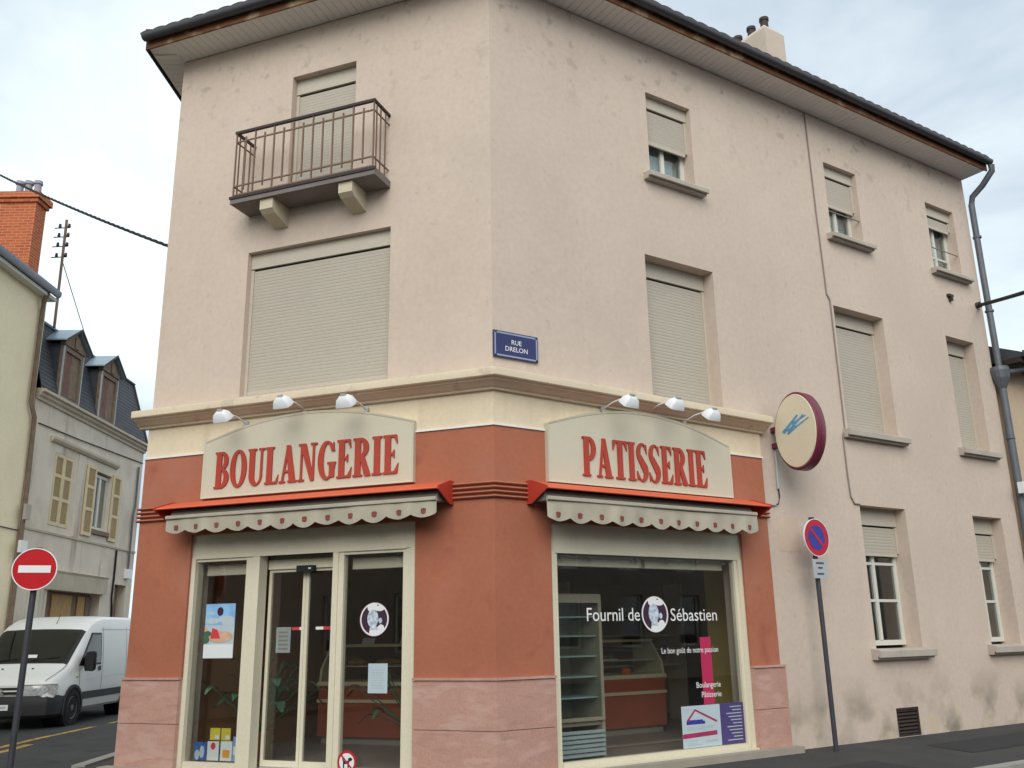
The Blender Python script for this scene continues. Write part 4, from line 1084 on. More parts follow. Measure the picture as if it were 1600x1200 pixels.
# counters
def counter(f, a0, a1, d, label):
    t = thing('display_counter', f((a0 + a1) / 2, d, .111), label, 'counter')
    part('plinth', MB().box(f, a0 + .03, a1 - .03, d - .6, d - .05, .112, .20), 'floor_tile', t)
    part('front_panel', MB().box(f, a0, a1, d - .62, d, .201, .60), 'counter_red', t)
    part('rail', MB().box(f, a0 - .01, a1 + .01, d - .63, d + .02, .601, .64), 'counter_cream', t)
    part('front_panel', MB().box(f, a0, a1, d - .62, d - .002, .641, .80), 'counter_red', t)
    part('rail', MB().box(f, a0 - .01, a1 + .01, d - .63, d + .025, .801, .85), 'counter_cream', t)
    for a in (a0, a1 - .03): part('end_panel', MB().loft([[f(q_, dd, z) for dd, z in ((d - .6, .851), (d, .851), (d - .02, 1.0), (d - .22, 1.26), (d - .6, 1.26))] for q_ in (a, a + .03)]), 'counter_cream', t)
    part('glass', MB().loft([[f(q_, dd, z) for q_ in (a0 + .032, a1 - .032)] + [f(q_, dd - .006, z) for q_ in (a1 - .032, a0 + .032)] for dd, z in ((d - .005, .852), (d - .025, 1.0), (d - .215, 1.25))]), 'case_glass', t)
    part('shelf', MB().box(f, a0 + .032, a1 - .032, d - .58, d - .15, 1.02, 1.035), 'counter_cream', t)
    part('top', MB().box(f, a0 - .01, a1 + .01, d - .64, d - .225, 1.262, 1.295), 'counter_cream', t)
counter(fR, 2.1, 4.0, -2.15, 'red-fronted display counter seen through pastry shop window')
counter(fL, .2, 3.3, -2.2, 'red-fronted display counter seen through sliding door')
tag(part('price_card', MB().tube([fR(3.50, -2.35, .852), fR(3.50, -2.35, .93)], [.075, .055], 10), 'orange_label', None, 40), 'small bright orange item on the display counter', 'price card')
# shelves with bread on the back wall
bsx0, bsx1, bsd = 3.2, 5.4, -3.2
sh = thing('bread_shelves', fR(4.3, bsd, .111), 'wooden bread shelving behind the counter, seen through pastry window', 'shelves')
for a in (bsx0, bsx1 - .04): part('upright', MB().box(fR, a, a + .04, bsd - .4, bsd, .112, 2.1), 'counter_cream', sh)
part('back', MB().box(fR, bsx0 + .041, bsx1 - .041, bsd - .4, bsd - .38, .2, 2.1), 'interior_brown', sh)
for z in (.9, 1.12, 1.32, 1.55): part('shelf', MB().box(fR, bsx0 + .041, bsx1 - .041, bsd - .379, bsd + .02, z, z + .03), 'counter_cream', sh)
def loaf(p, u, ln, r):
    mb = MB(); rings = []
    for k in range(9):
        t = k / 8; x = (t - .5) * ln; rr = r * math.sin(math.pi * (.06 + .88 * t)) ** .5
        rings.append([p + u * x + Vector((-u.y, u.x, 0)) * (rr * math.cos(a)) + Zv * (r * .7 + rr * .72 * math.sin(a)) for a in [2 * math.pi * j / 10 for j in range(10)]])
    return mb.loft(rings)
ORD = ['first', 'second', 'third', 'fourth', 'fifth', 'sixth', 'seventh', 'eighth']
for z, n_, wh_ in ((1.58, 7, 'upper'), (1.15, 5, 'lower')):
    for k in range(n_):
        s = bsx0 + .25 + k * (.27 if z > 1.4 else .38) + random.uniform(-.03, .03)
        tag(part('loaf', loaf(fR(s, bsd - .14, z + .004), (UR * .7 + NR * random.uniform(.2, .7)).normalized(), random.uniform(.22, .32), random.uniform(.055, .075)), 'bread_crust', None, 60),
            'brown loaf on the %s bread shelf, %s from the left' % (wh_, ORD[k]), 'bread', 'loaves on the %s bread shelf' % wh_)
for k, s in enumerate((2.9, 2.45, 2.0, 1.5, 1.05, .6)):
    tag(part('loaf', loaf(fL(s, -2.45, 1.037), (UL + NL * random.uniform(.1, .6)).normalized(), random.uniform(.2, .3), .06), 'bread_crust', None, 60), 'brown loaf in glass counter behind sliding door, %s from the left' % ORD[k], 'bread', 'loaves in the counter behind the sliding door')
for k, s in enumerate((2.75, 2.2, 1.7, 1.1)):
    t = thing('price_label', fL(s, -2.44, 1.296), 'small white price label on counter behind sliding door, %s from the left' % ORD[k], 'price label', 'price labels on the counter behind the sliding door')
    part('card', MB().loft([[fL(s + a, d_, z_) for a in (-.09, .09)] + [fL(s + a, d_ - .004, z_) for a in (.09, -.09)] for d_, z_ in ((-2.44, 1.297), (-2.48, 1.37))]), 'paper_white', t)
    part('foot', MB().box(fL, s - .05, s + .05, -2.50, -2.445, 1.2955, 1.30), 'steel', t)
for k, s in enumerate((2.35, 2.75, 3.2)):
    t = thing('pastry_tray', fR(s, -2.45, 1.036), 'pale pastry tray on counter shelf behind pastry window, %s from the left' % ORD[k], 'tray', 'pastry trays in the counter')
    part('tray', MB().box(fR, s - .16, s + .16, -2.62, -2.33, 1.036, 1.05), 'paper_white', t)
    for q_ in range(6): part('pastry', loaf(fR(s - .10 + .1 * (q_ % 3), -2.53 + .12 * (q_ // 3), 1.051), UR, .085, .035), 'bread_crust', t, 60)
t = thing('paper_notice', fL(2.55, -.35, 1.3), 'pale printed sheet hanging behind left sliding door leaf', 'notice')
part('sheet', MB().box(fL, 2.44, 2.62, -.262, -.26, 1.24, 1.50), 'paper_grey', t)
for k in range(5): part('text_line', MB().box(fL, 2.47, 2.59, -.2598, -.259, 1.27 + k * .042, 1.29 + k * .042), 'frame_shadow', t)
# potted plants behind the glass
def plant(p, h, label):
    t = thing('potted_plant', p, label, 'plant')
    part('pot', MB().loft([[p + Vector((x * r, y * r, z)) for x, y in disc(16)] for r, z in ((.11, 0), (.15, .26), (.165, .26), (.165, .30), (.13, .30), (.12, .24))]), 'terracotta', t, 40)
    for k in range(34):
        az = random.uniform(0, 6.28); tilt = random.uniform(.25, 1.1); L_ = h * random.uniform(.55, 1.0)
        base = p + Vector((0, 0, .25)); dirv = Vector((math.cos(az) * math.sin(tilt), math.sin(az) * math.sin(tilt), math.cos(tilt)))
        side = dirv.cross(Zv).normalized(); rows = []
        tip = base + dirv * L_
        stem = part('stem', MB().tube([base, base + dirv * L_ * .5 + Zv * .04, tip], .006, 5), 'leaf', t)
        w = random.uniform(.035, .065); ln = random.uniform(.12, .24); out = (dirv + Vector((0, 0, -.9))).normalized()
        for q_ in range(6):
            tt = q_ / 5; c_ = tip + out * (ln * tt) + Zv * (.05 * math.sin(3.1 * tt)); ww = w * math.sin(math.pi * (.08 + .86 * tt)) ** .8
            rows.append([c_ - side * ww, c_ - Zv * .012, c_ + side * ww])
        part('leaf', MB().grid(rows), 'leaf', stem, flat=True, smooth=60)
plant(fL(3.12, -.75, .111), .85, 'leafy green potted plant behind left shop window under poster')
plant(fL(1.25, -.85, .111), .80, 'leafy green potted plant behind glass right of the sliding door')
tag(part('wall_poster', MB().box(lambda a, d, z: fR(4.05 - d, a, z), -1.05, -.62, .001, .004, 1.40, 1.95), 'paper_yellow'), 'yellow poster hanging on the mustard inner wall of the shop', 'poster')
# ------------------------------------------------------------------ houses along the side street
gh = thing('grey_house', fS(15.5, -2, ROAD), 'grey weathered house with slate mansard roof, dormers and yellow shutters', 'house')
o1, o2 = (13.36, 14.38, 4.15, 5.95), (15.74, 16.80, 4.32, 5.90)
og, od = (13.75, 16.80, -.1, 2.62), (17.72, 18.55, -.1, 2.95)
part('wall', wall_open(fS, 12.06, 18.95, -.2, 7.08, [o1, o2, og, od], -.32, 0), 'grey_render', gh)
mb = MB(); mb.box(fS, 18.65, 18.95, -7, -.321, -.2, 7.08); mb.box(fS, 12.06, 18.64, -7, -6.7, -.2, 7.08); mb.box(fS, 12.06, 18.64, -6.69, -.33, 6.9, 7.06)
part('rear_wall', mb, 'grey_render', gh)
part('cornice', MB().prof(fS, [(.001, 7.0), (.05, 7.0), (.06, 7.06), (.12, 7.10), (.13, 7.16), (.20, 7.18), (.20, 7.25), (-.3, 7.27), (-.3, 7.1), (.001, 7.09)], 12.06, 18.97), 'grey_stone', gh, 30)
part('string_course', MB().prof(fS, [(.001, 3.92), (.03, 3.93), (.035, 3.98), (.001, 4.0)], 12.06, 18.95), 'grey_stone', gh)
part('lintel_moulding', MB().prof(fS, [(.001, 6.15), (.06, 6.17), (.10, 6.23), (.10, 6.29), (.001, 6.30)], 13.0, 17.05), 'grey_stone', gh)
for a in (13.15, 14.50, 15.55, 16.86):
    pass
mb = MB(); mb.box(fS, 14.62, 14.95, .001, .02, 4.0, 6.14); part('pilaster', mb, 'grey_render', gh)
part('garage_lintel', MB().prof(fS, [(.001, 2.62), (.10, 2.62), (.12, 3.02), (.15, 3.08), (.001, 3.12)], 13.6, 16.95), 'grey_stone', gh)
def shutter_leaf(a0, a1, z0, z1, d):
    mb = MB(); mb.box(fS, a0, a0 + .07, d, d + .04, z0, z1); mb.box(fS, a1 - .07, a1, d, d + .04, z0, z1)
    hs = [z0, z0 + (z1 - z0) * .35, z0 + (z1 - z0) * .67, z1 - .08]
    for h in hs: mb.box(fS, a0 + .07, a1 - .07, d + .001, d + .038, h, h + .08)
    sh_ = part('shutter', mb, 'shutter_wood', gh)
    for k in range(3):
        mb = MB(); n = 9; za, zb = hs[k] + .08, hs[k + 1]
        for i in range(n):
            z = za + (zb - za) * i / n
            mb.prof(fS, [(d + .005, z + (zb - za) / n), (d + .028, z), (d + .028, z + .008), (d + .005, z + (zb - za) / n + .006)], a0 + .07, a1 - .07)
        tag(part('louvres', mb, 'louvre_wood', sh_), kind='stuff')
shutter_leaf(13.37, 13.865, 4.16, 5.94, -.03); shutter_leaf(13.875, 14.37, 4.16, 5.94, -.03)
shutter_leaf(15.15, 15.70, 4.10, 5.97, .012); shutter_leaf(16.86, 17.40, 4.10, 5.97, .012)
w = part('window', rect_frame(MB(), fS, o2[0] + .01, o2[1] - .01, o2[2] + .02, o2[3] - .05, -.16, -.10, .08).box(fS, 16.23, 16.31, -.155, -.095, o2[2] + .1, o2[3] - .13), 'white_frame', gh)
for a, b in ((o2[0] + .09, 16.23), (16.31, o2[1] - .09)): part('pane', MB().box(fS, a, b, -.135, -.13, o2[2] + .1, o2[3] - .13), 'window_glass', w)
part('window_back', MB().box(fS, o2[0], o2[1], -.9, -.88, o2[2], o2[3]), 'dark_gap', w)
part('sill', MB().prof(fS, [(.001, 4.33), (.07, 4.31), (.07, 4.20), (.001, 4.18)], 15.72, 16.84), 'weathered_wood', gh)
gd = part('garage_door', MB().box(fS, 13.76, 16.79, -.30, -.26, -.1, 2.61), 'weathered_wood', gh)
for a, b, mt in ((13.9, 14.15, 'door_wood'), (14.5, 15.6, 'door_wood'), (15.95, 16.4, 'door_wood'), (16.45, 16.75, 'weathered_wood')):
    part('door_board', MB().box(fS, a, b, -.258, -.22, -.1, 2.55), mt, gd)
dr = part('door', MB().box(fS, od[0] + .01, od[1] - .01, -.28, -.24, -.1, 2.94), 'weathered_wood', gh)
for z in (.3, 1.3): part('door_panel', MB().box(fS, od[0] + .15, od[1] - .15, -.239, -.225, z, z + .8), 'weathered_wood', dr)
part('facade_cable', MB().tube([fS(12.3, .02, 6.45), fS(14.5, .03, 6.50), fS(18.9, .02, 6.68)], .014, 6), 'cable_black', gh)
part('facade_pipe', MB().tube([fS(18.55, .05, 6.5), fS(18.55, .05, 5.3), fS(18.45, .05, 5.0), fS(18.45, .05, 3.3)], .03, 8), 'pipe_metal', gh)
part('meter_box', MB().box(fS, 18.3, 18.6, .0, .12, 3.15, 3.42), 'white_metal', gh)
part('facade_cable', MB().tube([fS(17.55, .03, 3.9), fS(17.55, .03, 3.2), fS(17.5, .04, 2.6), fS(17.62, .03, 2.1), fS(17.55, .03, 1.0)], .028, 6), 'cable_black', gh)
# mansard
mr = part('mansard_roof', MB().add([fS(12.06, .10, 7.255), fS(18.9, .10, 7.255), fS(18.62, -.42, 9.15), fS(12.06, -.42, 9.15), fS(12.06, -4, 9.9), fS(18.2, -4, 9.9), fS(18.9, -7, 7.255), fS(12.06, -7, 7.255)], [(0, 1, 2, 3), (3, 2, 5, 4), (1, 6, 5, 2), (4, 5, 6, 7)]), 'slate', gh, flat=True)
part('ridge_trim', MB().prof(fS, [(-.36, 9.13), (-.33, 9.16), (-.40, 9.22), (-.50, 9.20), (-.5, 9.16)], 12.06, 18.66), 'zinc', mr)
part('ridge_trim', MB().prof(fS, [(-.52, 9.19), (-.50, 9.24), (-.6, 9.30), (-.7, 9.24)], 12.06, 18.62), 'slate', mr)
part('hip_trim', MB().tube([fS(18.9, .1, 7.26), fS(18.62, -.41, 9.16)], .05, 6), 'iron_dark', mr)
for k in range(16):
    z = 7.33 + k * .112; d = .10 - (z - 7.255) * .274
    tag(part('slate_course', MB().prof(fS, [(d + .002, z), (d + .016, z + .001), (d - .025, z + .118), (d - .03, z + .11)], 12.07, 18.88 - (z - 7.25) * .147), 'slate', mr), kind='stuff')
def dormer(tc):
    a0, a1 = tc - .42, tc + .42; dF = .12
    D = part('dormer', rect_frame(MB(), fS, a0 - .13, a1 + .13, 7.27, 8.62, dF - .10, dF, .13, .12, .06), 'weathered_wood', gh)
    part('shutter', MB().box(fS, a0 + .01, tc - .02, dF - .09, dF - .05, 7.33, 8.49), 'pink_wood', D)
    part('shutter', MB().box(fS, tc - .018, a1 - .01, dF - .085, dF - .045, 7.33, 8.49), 'weathered_wood', D)
    for a in (a0 - .135, a1 + .10): part('jamb_trim', MB().box(fS, a, a + .035, dF - .02, dF + .012, 7.27, 8.60), 'paper_grey', D)
    part('pediment', MB().loft([[fS(t, d, z) for t, z in ((a0 - .16, 8.63), (a1 + .16, 8.63), (a1 + .16, 8.70), (tc, 9.08), (a0 - .16, 8.70))] for d in (dF - .10, dF + .03)]), 'weathered_wood', D)
    part('gable_block', MB().box(fS, tc - .1, tc + .1, dF + .031, dF + .06, 8.66, 8.95), 'weathered_wood', D)
    for sg in (-1, 1):
        part('roof_slope', MB().prism([fS(tc, dF + .14, 9.16), fS(tc + sg * .74, dF + .14, 8.68), fS(tc + sg * .74, -1.0, 8.68), fS(tc, -1.0, 9.16)], (0, 0, .035)), 'zinc', D)
        part('verge_board', MB().prism([fS(tc, dF + .142, 9.15), fS(tc + sg * .74, dF + .142, 8.67), fS(tc + sg * .74, dF + .142, 8.72), fS(tc, dF + .142, 9.21)], NS * .02), 'iron_dark', D)
        part('cheek', MB().box(fS, *( (a0 - .12, a0 - .06) if sg < 0 else (a1 + .06, a1 + .12)), -.9, dF - .101, 7.27, 8.66), 'slate', D)
dormer(13.46); dormer(15.74)

yh = thing('yellow_house', fS(6, -2, ROAD), 'pale yellow rendered house with tall red brick chimney at left edge', 'house')
part('wall', MB().box(fS, -3, 12.0, -7, 0, -.2, 9.42), 'yellow_render', yh)
part('eave_board', MB().box(fS, -3, 12.02, .001, .22, 9.42, 9.50), 'white_frame', yh)
part('gutter', MB().prof(fS, [(.20, 9.66), (.20, 9.56), (.24, 9.51), (.30, 9.51), (.34, 9.56), (.34, 9.66)], -3, 12.0), 'pot_grey', yh, 40)
part('roof', MB().add([fS(-3, .30, 9.67), fS(12.05, .30, 9.67), fS(12.05, -3.5, 11.2), fS(-3, -3.5, 11.2), fS(12.05, -7.2, 9.5), fS(-3, -7.2, 9.5)], [(0, 1, 2, 3), (3, 2, 4, 5), (1, 4, 2)]), 'roof_tile', yh, flat=True)
part('drainpipe', MB().tube([fS(11.6, .22, 9.5), fS(11.62, .12, 9.30), fS(11.70, .08, 9.1), fS(11.72, .08, 6.8), fS(11.95, .08, 6.5), fS(12.02, .08, 5.0), fS(12.02, .08, 0)], .055, 8), 'weathered_wood', yh, 50)
part('facade_cable', MB().tube([fS(8.0, .02, 3.86), fS(12.0, .02, 3.86)], .012, 6), 'cable_black', yh)
part('meter_box', MB().box(fS, 11.82, 12.1, .14, .22, 3.35, 3.62), 'white_metal', yh)
part('meter_box', MB().box(fS, 11.86, 12.1, .14, .20, 4.1, 4.45), 'sill', yh)
part('drainpipe_foot', MB().tube([fS(12.2, .12, .2), fS(12.2, .12, 1.78)], .07, 10), 'white_metal', yh, 50)
bc = part('chimney', MB().box(fW, -12.37, -11.47, 11.5, 11.97, 9.2, 11.86), 'brick_red', yh)
part('chimney_cap', MB().box(fW, -12.42, -11.42, 11.45, 12.02, 11.861, 11.96), 'brick_red', bc); part('chimney_cap', MB().box(fW, -12.47, -11.37, 11.40, 12.07, 11.961, 12.12), 'brick_red', bc)
for x in (-12.05, -11.83, -11.60):
    part('chimney_pot', MB().tube([(x, 11.7, 12.12), (x, 11.7, 12.44), (x, 11.7, 12.445), (x, 11.7, 12.53)], [.09, .08, .11, .10], 12), 'pot_grey', bc, 40)

mast = thing('wire_mast', (-11.45, 13.0, 9.2), 'thin rusty roof mast with insulator crossbars behind the brick chimney', 'mast')
part('pole', MB().tube([(-11.45, 13, 9.1), (-11.47, 13, 12.1)], .035, 8), 'iron_brown', mast)
for z in (11.05, 11.35, 11.62, 11.88):
    cbx = part('crossbar', MB().tube([(-11.75, 12.98, z - .02), (-11.36, 13, z)], .014, 6), 'iron_dark', mast)
    for x in (-11.62, -11.38): part('insulator', MB().tube([(x, 12.99, z + .01), (x, 12.99, z + .10)], [.04, .03], 8), 'iron_dark', cbx)
part('guy_wire', MB().tube([(-11.46, 13, 10.95), fS(15.65, -.45, 9.2)], .012, 5), 'cable_grey', mast)
def twisted(p0, p1, sag, r, label, name='overhead_cable'):
    p0, p1 = Vector(p0), Vector(p1); t = thing(name, p0, label, 'cable')
    n = 60; d = (p1 - p0).normalized(); u = d.cross(Zv).normalized(); w = d.cross(u)
    for ph in (0, 2.09, 4.19):
        pts = []
        for k in range(n * 3 + 1):
            x = k / (n * 3); a = x * (p1 - p0).length * 9 + ph
            pts.append(p0.lerp(p1, x) - Zv * (sag * 4 * x * (1 - x)) + (u * math.cos(a) + w * math.sin(a)) * r * .75)
        part('strand', MB().tube(pts, r * .62, 5), 'cable_black', t, 60)
P0 = Vector((-4.10, 2.35, 6.36)); P1 = Vector((-10.93, 9.0, 11.326))
twisted(P0, P0 + (P1 - P0) * 1.35, .10, .019, 'black twisted overhead cable crossing the sky left of beige building')
Q0 = fR(9.26, .04, 6.40); Q1 = Vector((7.32, 3.0, 5.865))
ct_ = thing('overhead_cable', Q0, 'thick black cable leaving the right end of beige building', 'cable')
part('strand', MB().tube([Q0.lerp(Q0 + (Q1 - Q0) * 2.4, k / 12) - Zv * (.08 * (k / 12) * (1 - k / 12)) for k in range(13)], .030, 8), 'cable_black', ct_, 60)
part('wall_anchor', MB().tube([fR(9.24, .0, 6.40), fR(9.26, .07, 6.41)], .05, 8), 'iron_dark', dp)

# ------------------------------------------------------------------ neighbour on the right
nb = thing('neighbour_house', fR(13, -2, G), 'low peach house with dark roof beyond the grey drainpipe', 'house')
part('wall', MB().box(fR, 9.66, 18, -5, -.02, -.2, 5.42), 'peach_render', nb)
part('roof', MB().loft([[fR(s, d, z) for d, z in ((.38, 5.50), (.38, 5.58), (-2.2, 6.75), (-5, 5.6), (-5, 5.45))] for s in (9.60, 18.2)]), 'slate', nb)
part('eave_board', MB().box(fR, 9.60, 18.1, -.015, .36, 5.42, 5.495), 'iron_dark', nb)
part('gutter', MB().prof(fR, [(.39, 5.60), (.39, 5.52), (.43, 5.47), (.49, 5.47), (.53, 5.52), (.53, 5.60)], 9.64, 18.1), 'gutter_metal', nb, 40)
part('gutter_outlet', MB().tube([fR(10.3, .46, 5.48), fR(10.2, .40, 5.42), fR(9.62, .14, 5.30), fR(9.5, .10, 5.28)], .045, 10), 'pipe_metal', nb, 50)

# ------------------------------------------------------------------ houses across the street (seen mirrored in the glass)
def opposite(f, a0, a1, d, h, label, mt):
    t = thing('opposite_house', f((a0 + a1) / 2, d, ROAD), label, 'house')
    ops = [(a, a + 1.0, z, z + 1.7) for a in np.arange(a0 + 1.2, a1 - 1.5, 2.6) for z in (.9, 3.4) if z + 1.8 < h]
    part('wall', wall_open(f, a0, a1, -.2, h, ops, d, d + .3), mt, t)
    for p_ in ops:
        w_ = part('window', rect_frame(MB(), f, p_[0] + .005, p_[1] - .005, p_[2] + .005, p_[3] - .005, d + .12, d + .18, .07), 'white_frame', t)
        part('pane', MB().box(f, p_[0] + .07, p_[1] - .07, d + .15, d + .155, p_[2] + .07, p_[3] - .07), 'window_glass', w_)
    part('back', MB().box(f, a0, a1, d + 3, d + 3.2, -.2, h), 'dark_gap', t)
    part('roof', MB().loft([[f(a, dd, z) for dd, z in ((d - .4, h), (d + 3.5, h + 1.4), (d + 7, h), (d + 7, h - .1), (d - .4, h - .1))] for a in (a0 - .2, a1 + .2)]), 'roof_tile', t)
opposite(fL, -5.5, 27, 16.0, 5.6, 'plain rendered house across the street mirrored in the door glass', 'far_render')
opposite(fR, -4.2, 40, 16.5, 5.4, 'plain rendered house across the street mirrored in the pastry window', 'far_render')

# ------------------------------------------------------------------ parked van
vroot = Vector((-9.28, 8.55, ROAD)); vs_ = .98
va_ = RAD(1.3)
def fV(x, y, z): return vroot + Vector((x * math.cos(va_) - y * math.sin(va_), x * math.sin(va_) + y * math.cos(va_), z)) * vs_
van = thing('delivery_van', vroot, 'white delivery van parked facing down the side street', 'van')
ST = [(.05, .79, .84), (.09, .84, .91), (.18, .89, .96), (.40, .97, .985), (.70, 1.09, .99), (.84, 1.16, .99), (.90, 1.20, .99), (1.10, 1.40, .99), (1.30, 1.59, .99), (1.50, 1.765, .985), (1.56, 1.81, .985), (1.75, 1.935, .985), (2.0, 2.03, .985), (2.3, 2.075, .985), (2.8, 2.09, .985), (4.6, 2.09, .985), (4.85, 2.06, .97)]
RG = [(.95, 0), (1, .10), (1, .25), (1, .42), (.985, .60), (.955, .80), (.925, .90), (.87, .965), (.78, .993), (.42, 1.003), (0, 1.006)]
ZS = .27
def ring(y, T, W):
    h = [(W * w, ZS + (T - ZS) * f) for w, f in RG]
    return [fV(x, y, z) for x, z in h] + [fV(-x, y, z) for x, z in h[-2::-1]]
body = part('body', MB().loft([ring(*s_) for s_ in ST]), 'van_white', van, 32)
def TW(y):
    for a, b in zip(ST, ST[1:]):
        if a[0] <= y <= b[0]:
            t = (y - a[0]) / (b[0] - a[0]); return a[1] + (b[1] - a[1]) * t, a[2] + (b[2] - a[2]) * t
    return ST[-1][1:]
def hw(y, z):
    T, W = TW(y); f = (z - ZS) / (T - ZS)
    for a, b in zip(RG, RG[1:]):
        if a[1] <= f <= b[1]: return W * (a[0] + (b[0] - a[0]) * (f - a[1]) / (b[1] - a[1]))
    return W * .5
def side(poly_rows, off, sx=1): return MB().grid([[fV(sx * (hw(y, z) + off), y, z) for y, z in r] for r in poly_rows])
def quadrows(p00, p10, p11, p01, n=8):
    rows = []
    for i in range(n + 1):
        t = i / n; a = (p00[0] + (p01[0] - p00[0]) * t, p00[1] + (p01[1] - p00[1]) * t); b = (p10[0] + (p11[0] - p10[0]) * t, p10[1] + (p11[1] - p10[1]) * t)
        rows.append([(a[0] + (b[0] - a[0]) * k / n, a[1] + (b[1] - a[1]) * k / n) for k in range(n + 1)])
    return rows
# windscreen lies just off the sloping front
def top_patch(y0, y1, idx, off):
    ys = [s_ for s_ in ST if y0 - 1e-6 <= s_[0] <= y1 + 1e-6]; rows = []
    for y, T, W in ys:
        row = []
        for w, f in idx: row.append(fV(W * w, y - off * .7, ZS + (T - ZS) * f + off * .7))
        rows.append(row)
    return rows
idx = [(-.86, .967), (-.78, .993), (-.42, 1.003), (0, 1.006), (.42, 1.003), (.78, .993), (.86, .967)]
part('windscreen_surround', MB().grid(top_patch(.84, 1.56, idx, .006)), 'black_plastic', van, flat=True)
part('windscreen', MB().grid(top_patch(.90, 1.50, idx[1:-1], .014)), 'van_glass', van, flat=True, smooth=60)
part('dashboard', MB().grid(top_patch(.90, 1.10, idx[1:-1], .009)), 'van_bumper', van, flat=True)
for sx in (1, -1):
    part('window_seal', side(quadrows((1.12, 1.10), (2.12, 1.10), (2.12, 1.74), (1.68, 1.74)), .005, sx), 'black_plastic', van, flat=True)
    part('side_window', side(quadrows((1.22, 1.14), (2.07, 1.14), (2.07, 1.70), (1.70, 1.70)), .010, sx), 'van_glass', van, flat=True)
    part('side_moulding', side(quadrows((1.30, .46), (4.7, .46), (4.7, .60), (1.30, .60)), .016, sx), 'van_bumper', van, flat=True)
    part('sill_trim', side(quadrows((1.25, .275), (4.7, .275), (4.7, .31), (1.25, .31)), .012, sx), 'cassette', van, flat=True)
    for y in (2.20, 1.15, 3.45): part('door_seam', side(quadrows((y, .34), (y + .014, .34), (y + .014, 1.86 if y > 2 else 1.06), (y, 1.86 if y > 2 else 1.06)), .004, sx), 'cassette', van, flat=True)
    part('roof_seam', side(quadrows((2.1, 1.80), (4.8, 1.80), (4.8, 1.815), (2.1, 1.815)), .004, sx), 'plate_grey', van, flat=True)
    part('crease', side(quadrows((.9, .82), (4.8, .90), (4.8, .915), (.9, .835)), .006, sx), 'van_white', van, flat=True)
    part('door_handle', side(quadrows((1.98, .98), (2.10, .98), (2.10, 1.08), (1.98, 1.08)), .02, sx), 'black_plastic', van, flat=True)
    part('indicator', side(quadrows((1.02, .88), (1.10, .88), (1.10, .91), (1.02, .91)), .012, sx), 'paper_orange', van, flat=True)
    mir = part('mirror', MB().loft([[fV(sx * x, y, z) for x, y, z in pts] for pts in (((.98, 1.30, 1.10), (.98, 1.36, 1.10), (.98, 1.36, 1.26), (.98, 1.30, 1.26)), ((1.06, 1.18, 1.00), (1.06, 1.32, 1.02), (1.06, 1.34, 1.34), (1.06, 1.20, 1.36)), ((1.22, 1.16, .99), (1.22, 1.28, 1.01), (1.22, 1.28, 1.36), (1.22, 1.18, 1.38)), ((1.25, 1.20, 1.03), (1.25, 1.25, 1.04), (1.25, 1.25, 1.33), (1.25, 1.21, 1.34)))]), 'black_plastic', van, 50)
    hl = part('headlight', MB().loft([[fV(sx * x, y + dy - .035, z) for x, y in ((.40, .03), (.62, .045), (.80, .075), (.90, .14), (.985, .26))] + [fV(sx * x, y + .06 + dy, z) for x, y in ((.955, .28), (.90, .14), (.80, .075), (.62, .045), (.40, .03))] for z, dy in ((.605, 0), (.70, -.010), (.79, .012))]), 'headlight', van, 40)
    part('headlight_rim', MB().tube([fV(sx * x, y - .025, .797) for x, y in ((.40, .03), (.62, .045), (.80, .075), (.90, .14), (.985, .26))], .008, 5), 'cassette', hl)
    for y in (.92, 3.75):
        wc = fV(sx * .93, y, .33)
        xax = (fV(1, 0, 0) - fV(0, 0, 0)).normalized() * sx; yax = (fV(0, 1, 0) - fV(0, 0, 0)).normalized()
        def cyl(rs): return MB().loft([[wc + xax * dx + (yax * a + Zv * b) * r for a, b in disc(28)] for dx, r in rs])
        # arch: a dark lip over the tyre
        part('wheel_arch', MB().loft([[fV(sx * x, y + math.cos(a) * r, .33 + math.sin(a) * r) for x, r in ((.90, .43), (1.012, .43), (1.012, .375), (.90, .375))] for a in [math.pi * (-.08 + 1.16 * k / 16) for k in range(17)]]), 'van_bumper', van)
        part('arch_liner', MB().loft([[fV(sx * x, y + math.cos(a) * .38, .33 + math.sin(a) * .38) for a in [2 * math.pi * k / 28 for k in range(28)]] for x in (.60, .998)]), 'tyre', van)
        wh = part('wheel', cyl(((-.16, .30), (-.13, .33), (.05, .33), (.075, .315), (.08, .24), (.06, .22))), 'tyre', van, 40)
        part('rim', cyl(((.061, .215), (.078, .20), (.05, .17), (.055, .06), (.075, .05), (.075, .001))), 'rim', wh, 30)
        for k in range(6):
            a = 2 * math.pi * k / 6
            part('rim_hole', MB().loft([[wc + xax * dx + (yax * (math.cos(a) * .125 + p * .025) + Zv * (math.sin(a) * .125 + q_ * .025)) for p, q_ in disc(8)] for dx in (.05, .0575)]), 'dark_gap', wh)
for sx in (-1, 1): part('bonnet_seam', MB().tube([fV(sx * .80, .12, .868), fV(sx * .835, .30, .945), fV(sx * .855, .60, 1.045), fV(sx * .86, .82, 1.135)], .006, 5), 'cassette', van)
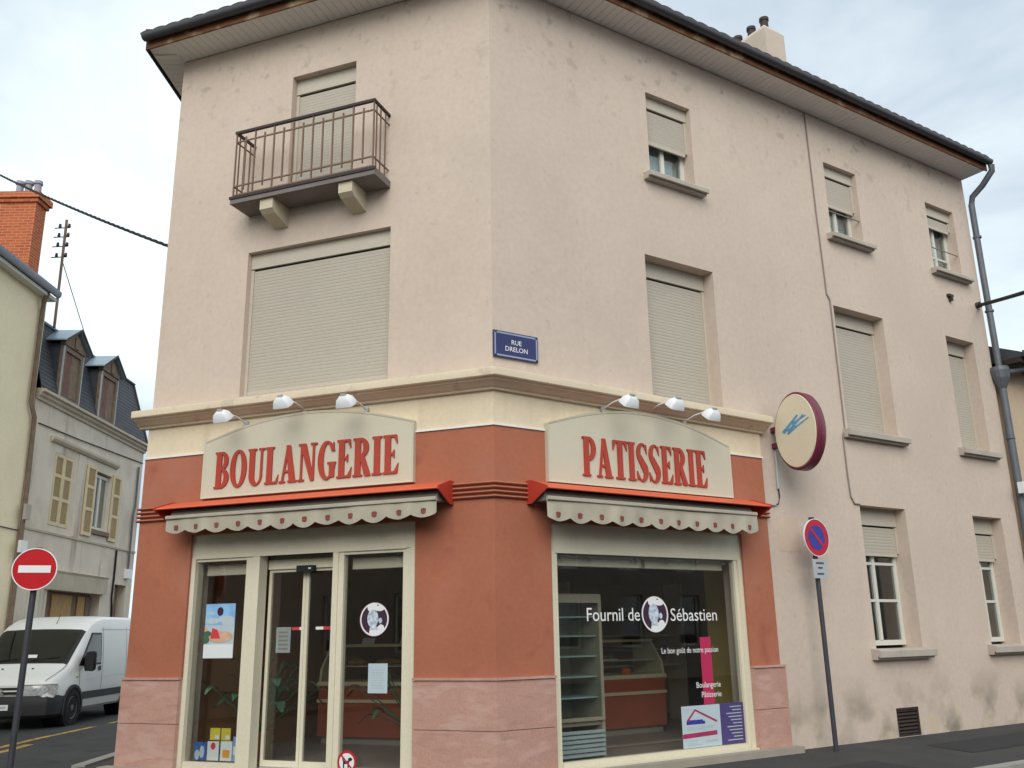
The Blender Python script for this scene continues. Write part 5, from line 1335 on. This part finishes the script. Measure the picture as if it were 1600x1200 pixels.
bo = [(-.995, .62), (-.99, .25), (-.90, .06), (-.60, -.03), (-.2, -.055), (.2, -.055), (.60, -.03), (.90, .06), (.99, .25), (.995, .62), (.90, .62), (-.90, .62)]
part('bumper', MB().loft([[fV(x * k, y + dy, z) for x, y in bo] for z, k, dy in ((.20, .95, .06), (.26, 1.0, .0), (.44, 1.008, -.012), (.56, 1.0, 0), (.60, .985, .03))]), 'van_bumper', van, 35)
part('air_slot', MB().box(fV, -.45, .45, -.058, -.03, .27, .33), 'dark_gap', van)
gr = part('grille', MB().box(fV, -.40, .40, .005, .06, .64, .755), 'black_plastic', van)
part('grille_bar', MB().box(fV, -.40, .40, -.005, .02, .683, .708), 'van_white', gr)
cq = F2(.26, .15, 30)
cf = U(*[U(cq.P((.02, y), (.13, y + .06), (.13, y + .09), (.02, y + .03)), cq.P((.24, y), (.13, y + .06), (.13, y + .09), (.24, y + .03))) for y in (.0, .055)])
cut('emblem', cq, cf, lambda x, y: fV(-.13 + x, -.006, .62 + y), .012, Vector((0, -1, 0)), 'steel', gr)
part('number_plate', MB().box(fV, -.26, .26, -.078, -.069, .36, .46), 'paper_white', van)
part('number_plate_print', MB().box(fV, -.20, .22, -.0795, -.0785, .39, .43), 'plate_grey', van)
part('paper_on_dash', MB().box(fV, .0, .16, 1.02, 1.05, 1.22, 1.26) if False else MB().add([fV(.02, .93, 1.27), fV(.20, .93, 1.27), fV(.20, .955, 1.33), fV(.02, .955, 1.33)], [(0, 1, 2, 3)]), 'paper_white', van, flat=True)
for x in (-.3, .28): part('washer_jet', MB().box(fV, x, x + .03, .62, .65, 1.06, 1.085), 'black_plastic', van)
part('wiper', MB().tube([fV(-.55, .885, 1.215), fV(.05, .95, 1.28)], .008, 5), 'black_plastic', van); part('wiper', MB().tube([fV(.05, .885, 1.215), fV(.65, .95, 1.28)], .008, 5), 'black_plastic', van)
part('aerial', MB().tube([fV(.15, 1.72, 1.93), fV(.15, 1.85, 2.12)], .006, 5), 'black_plastic', van)
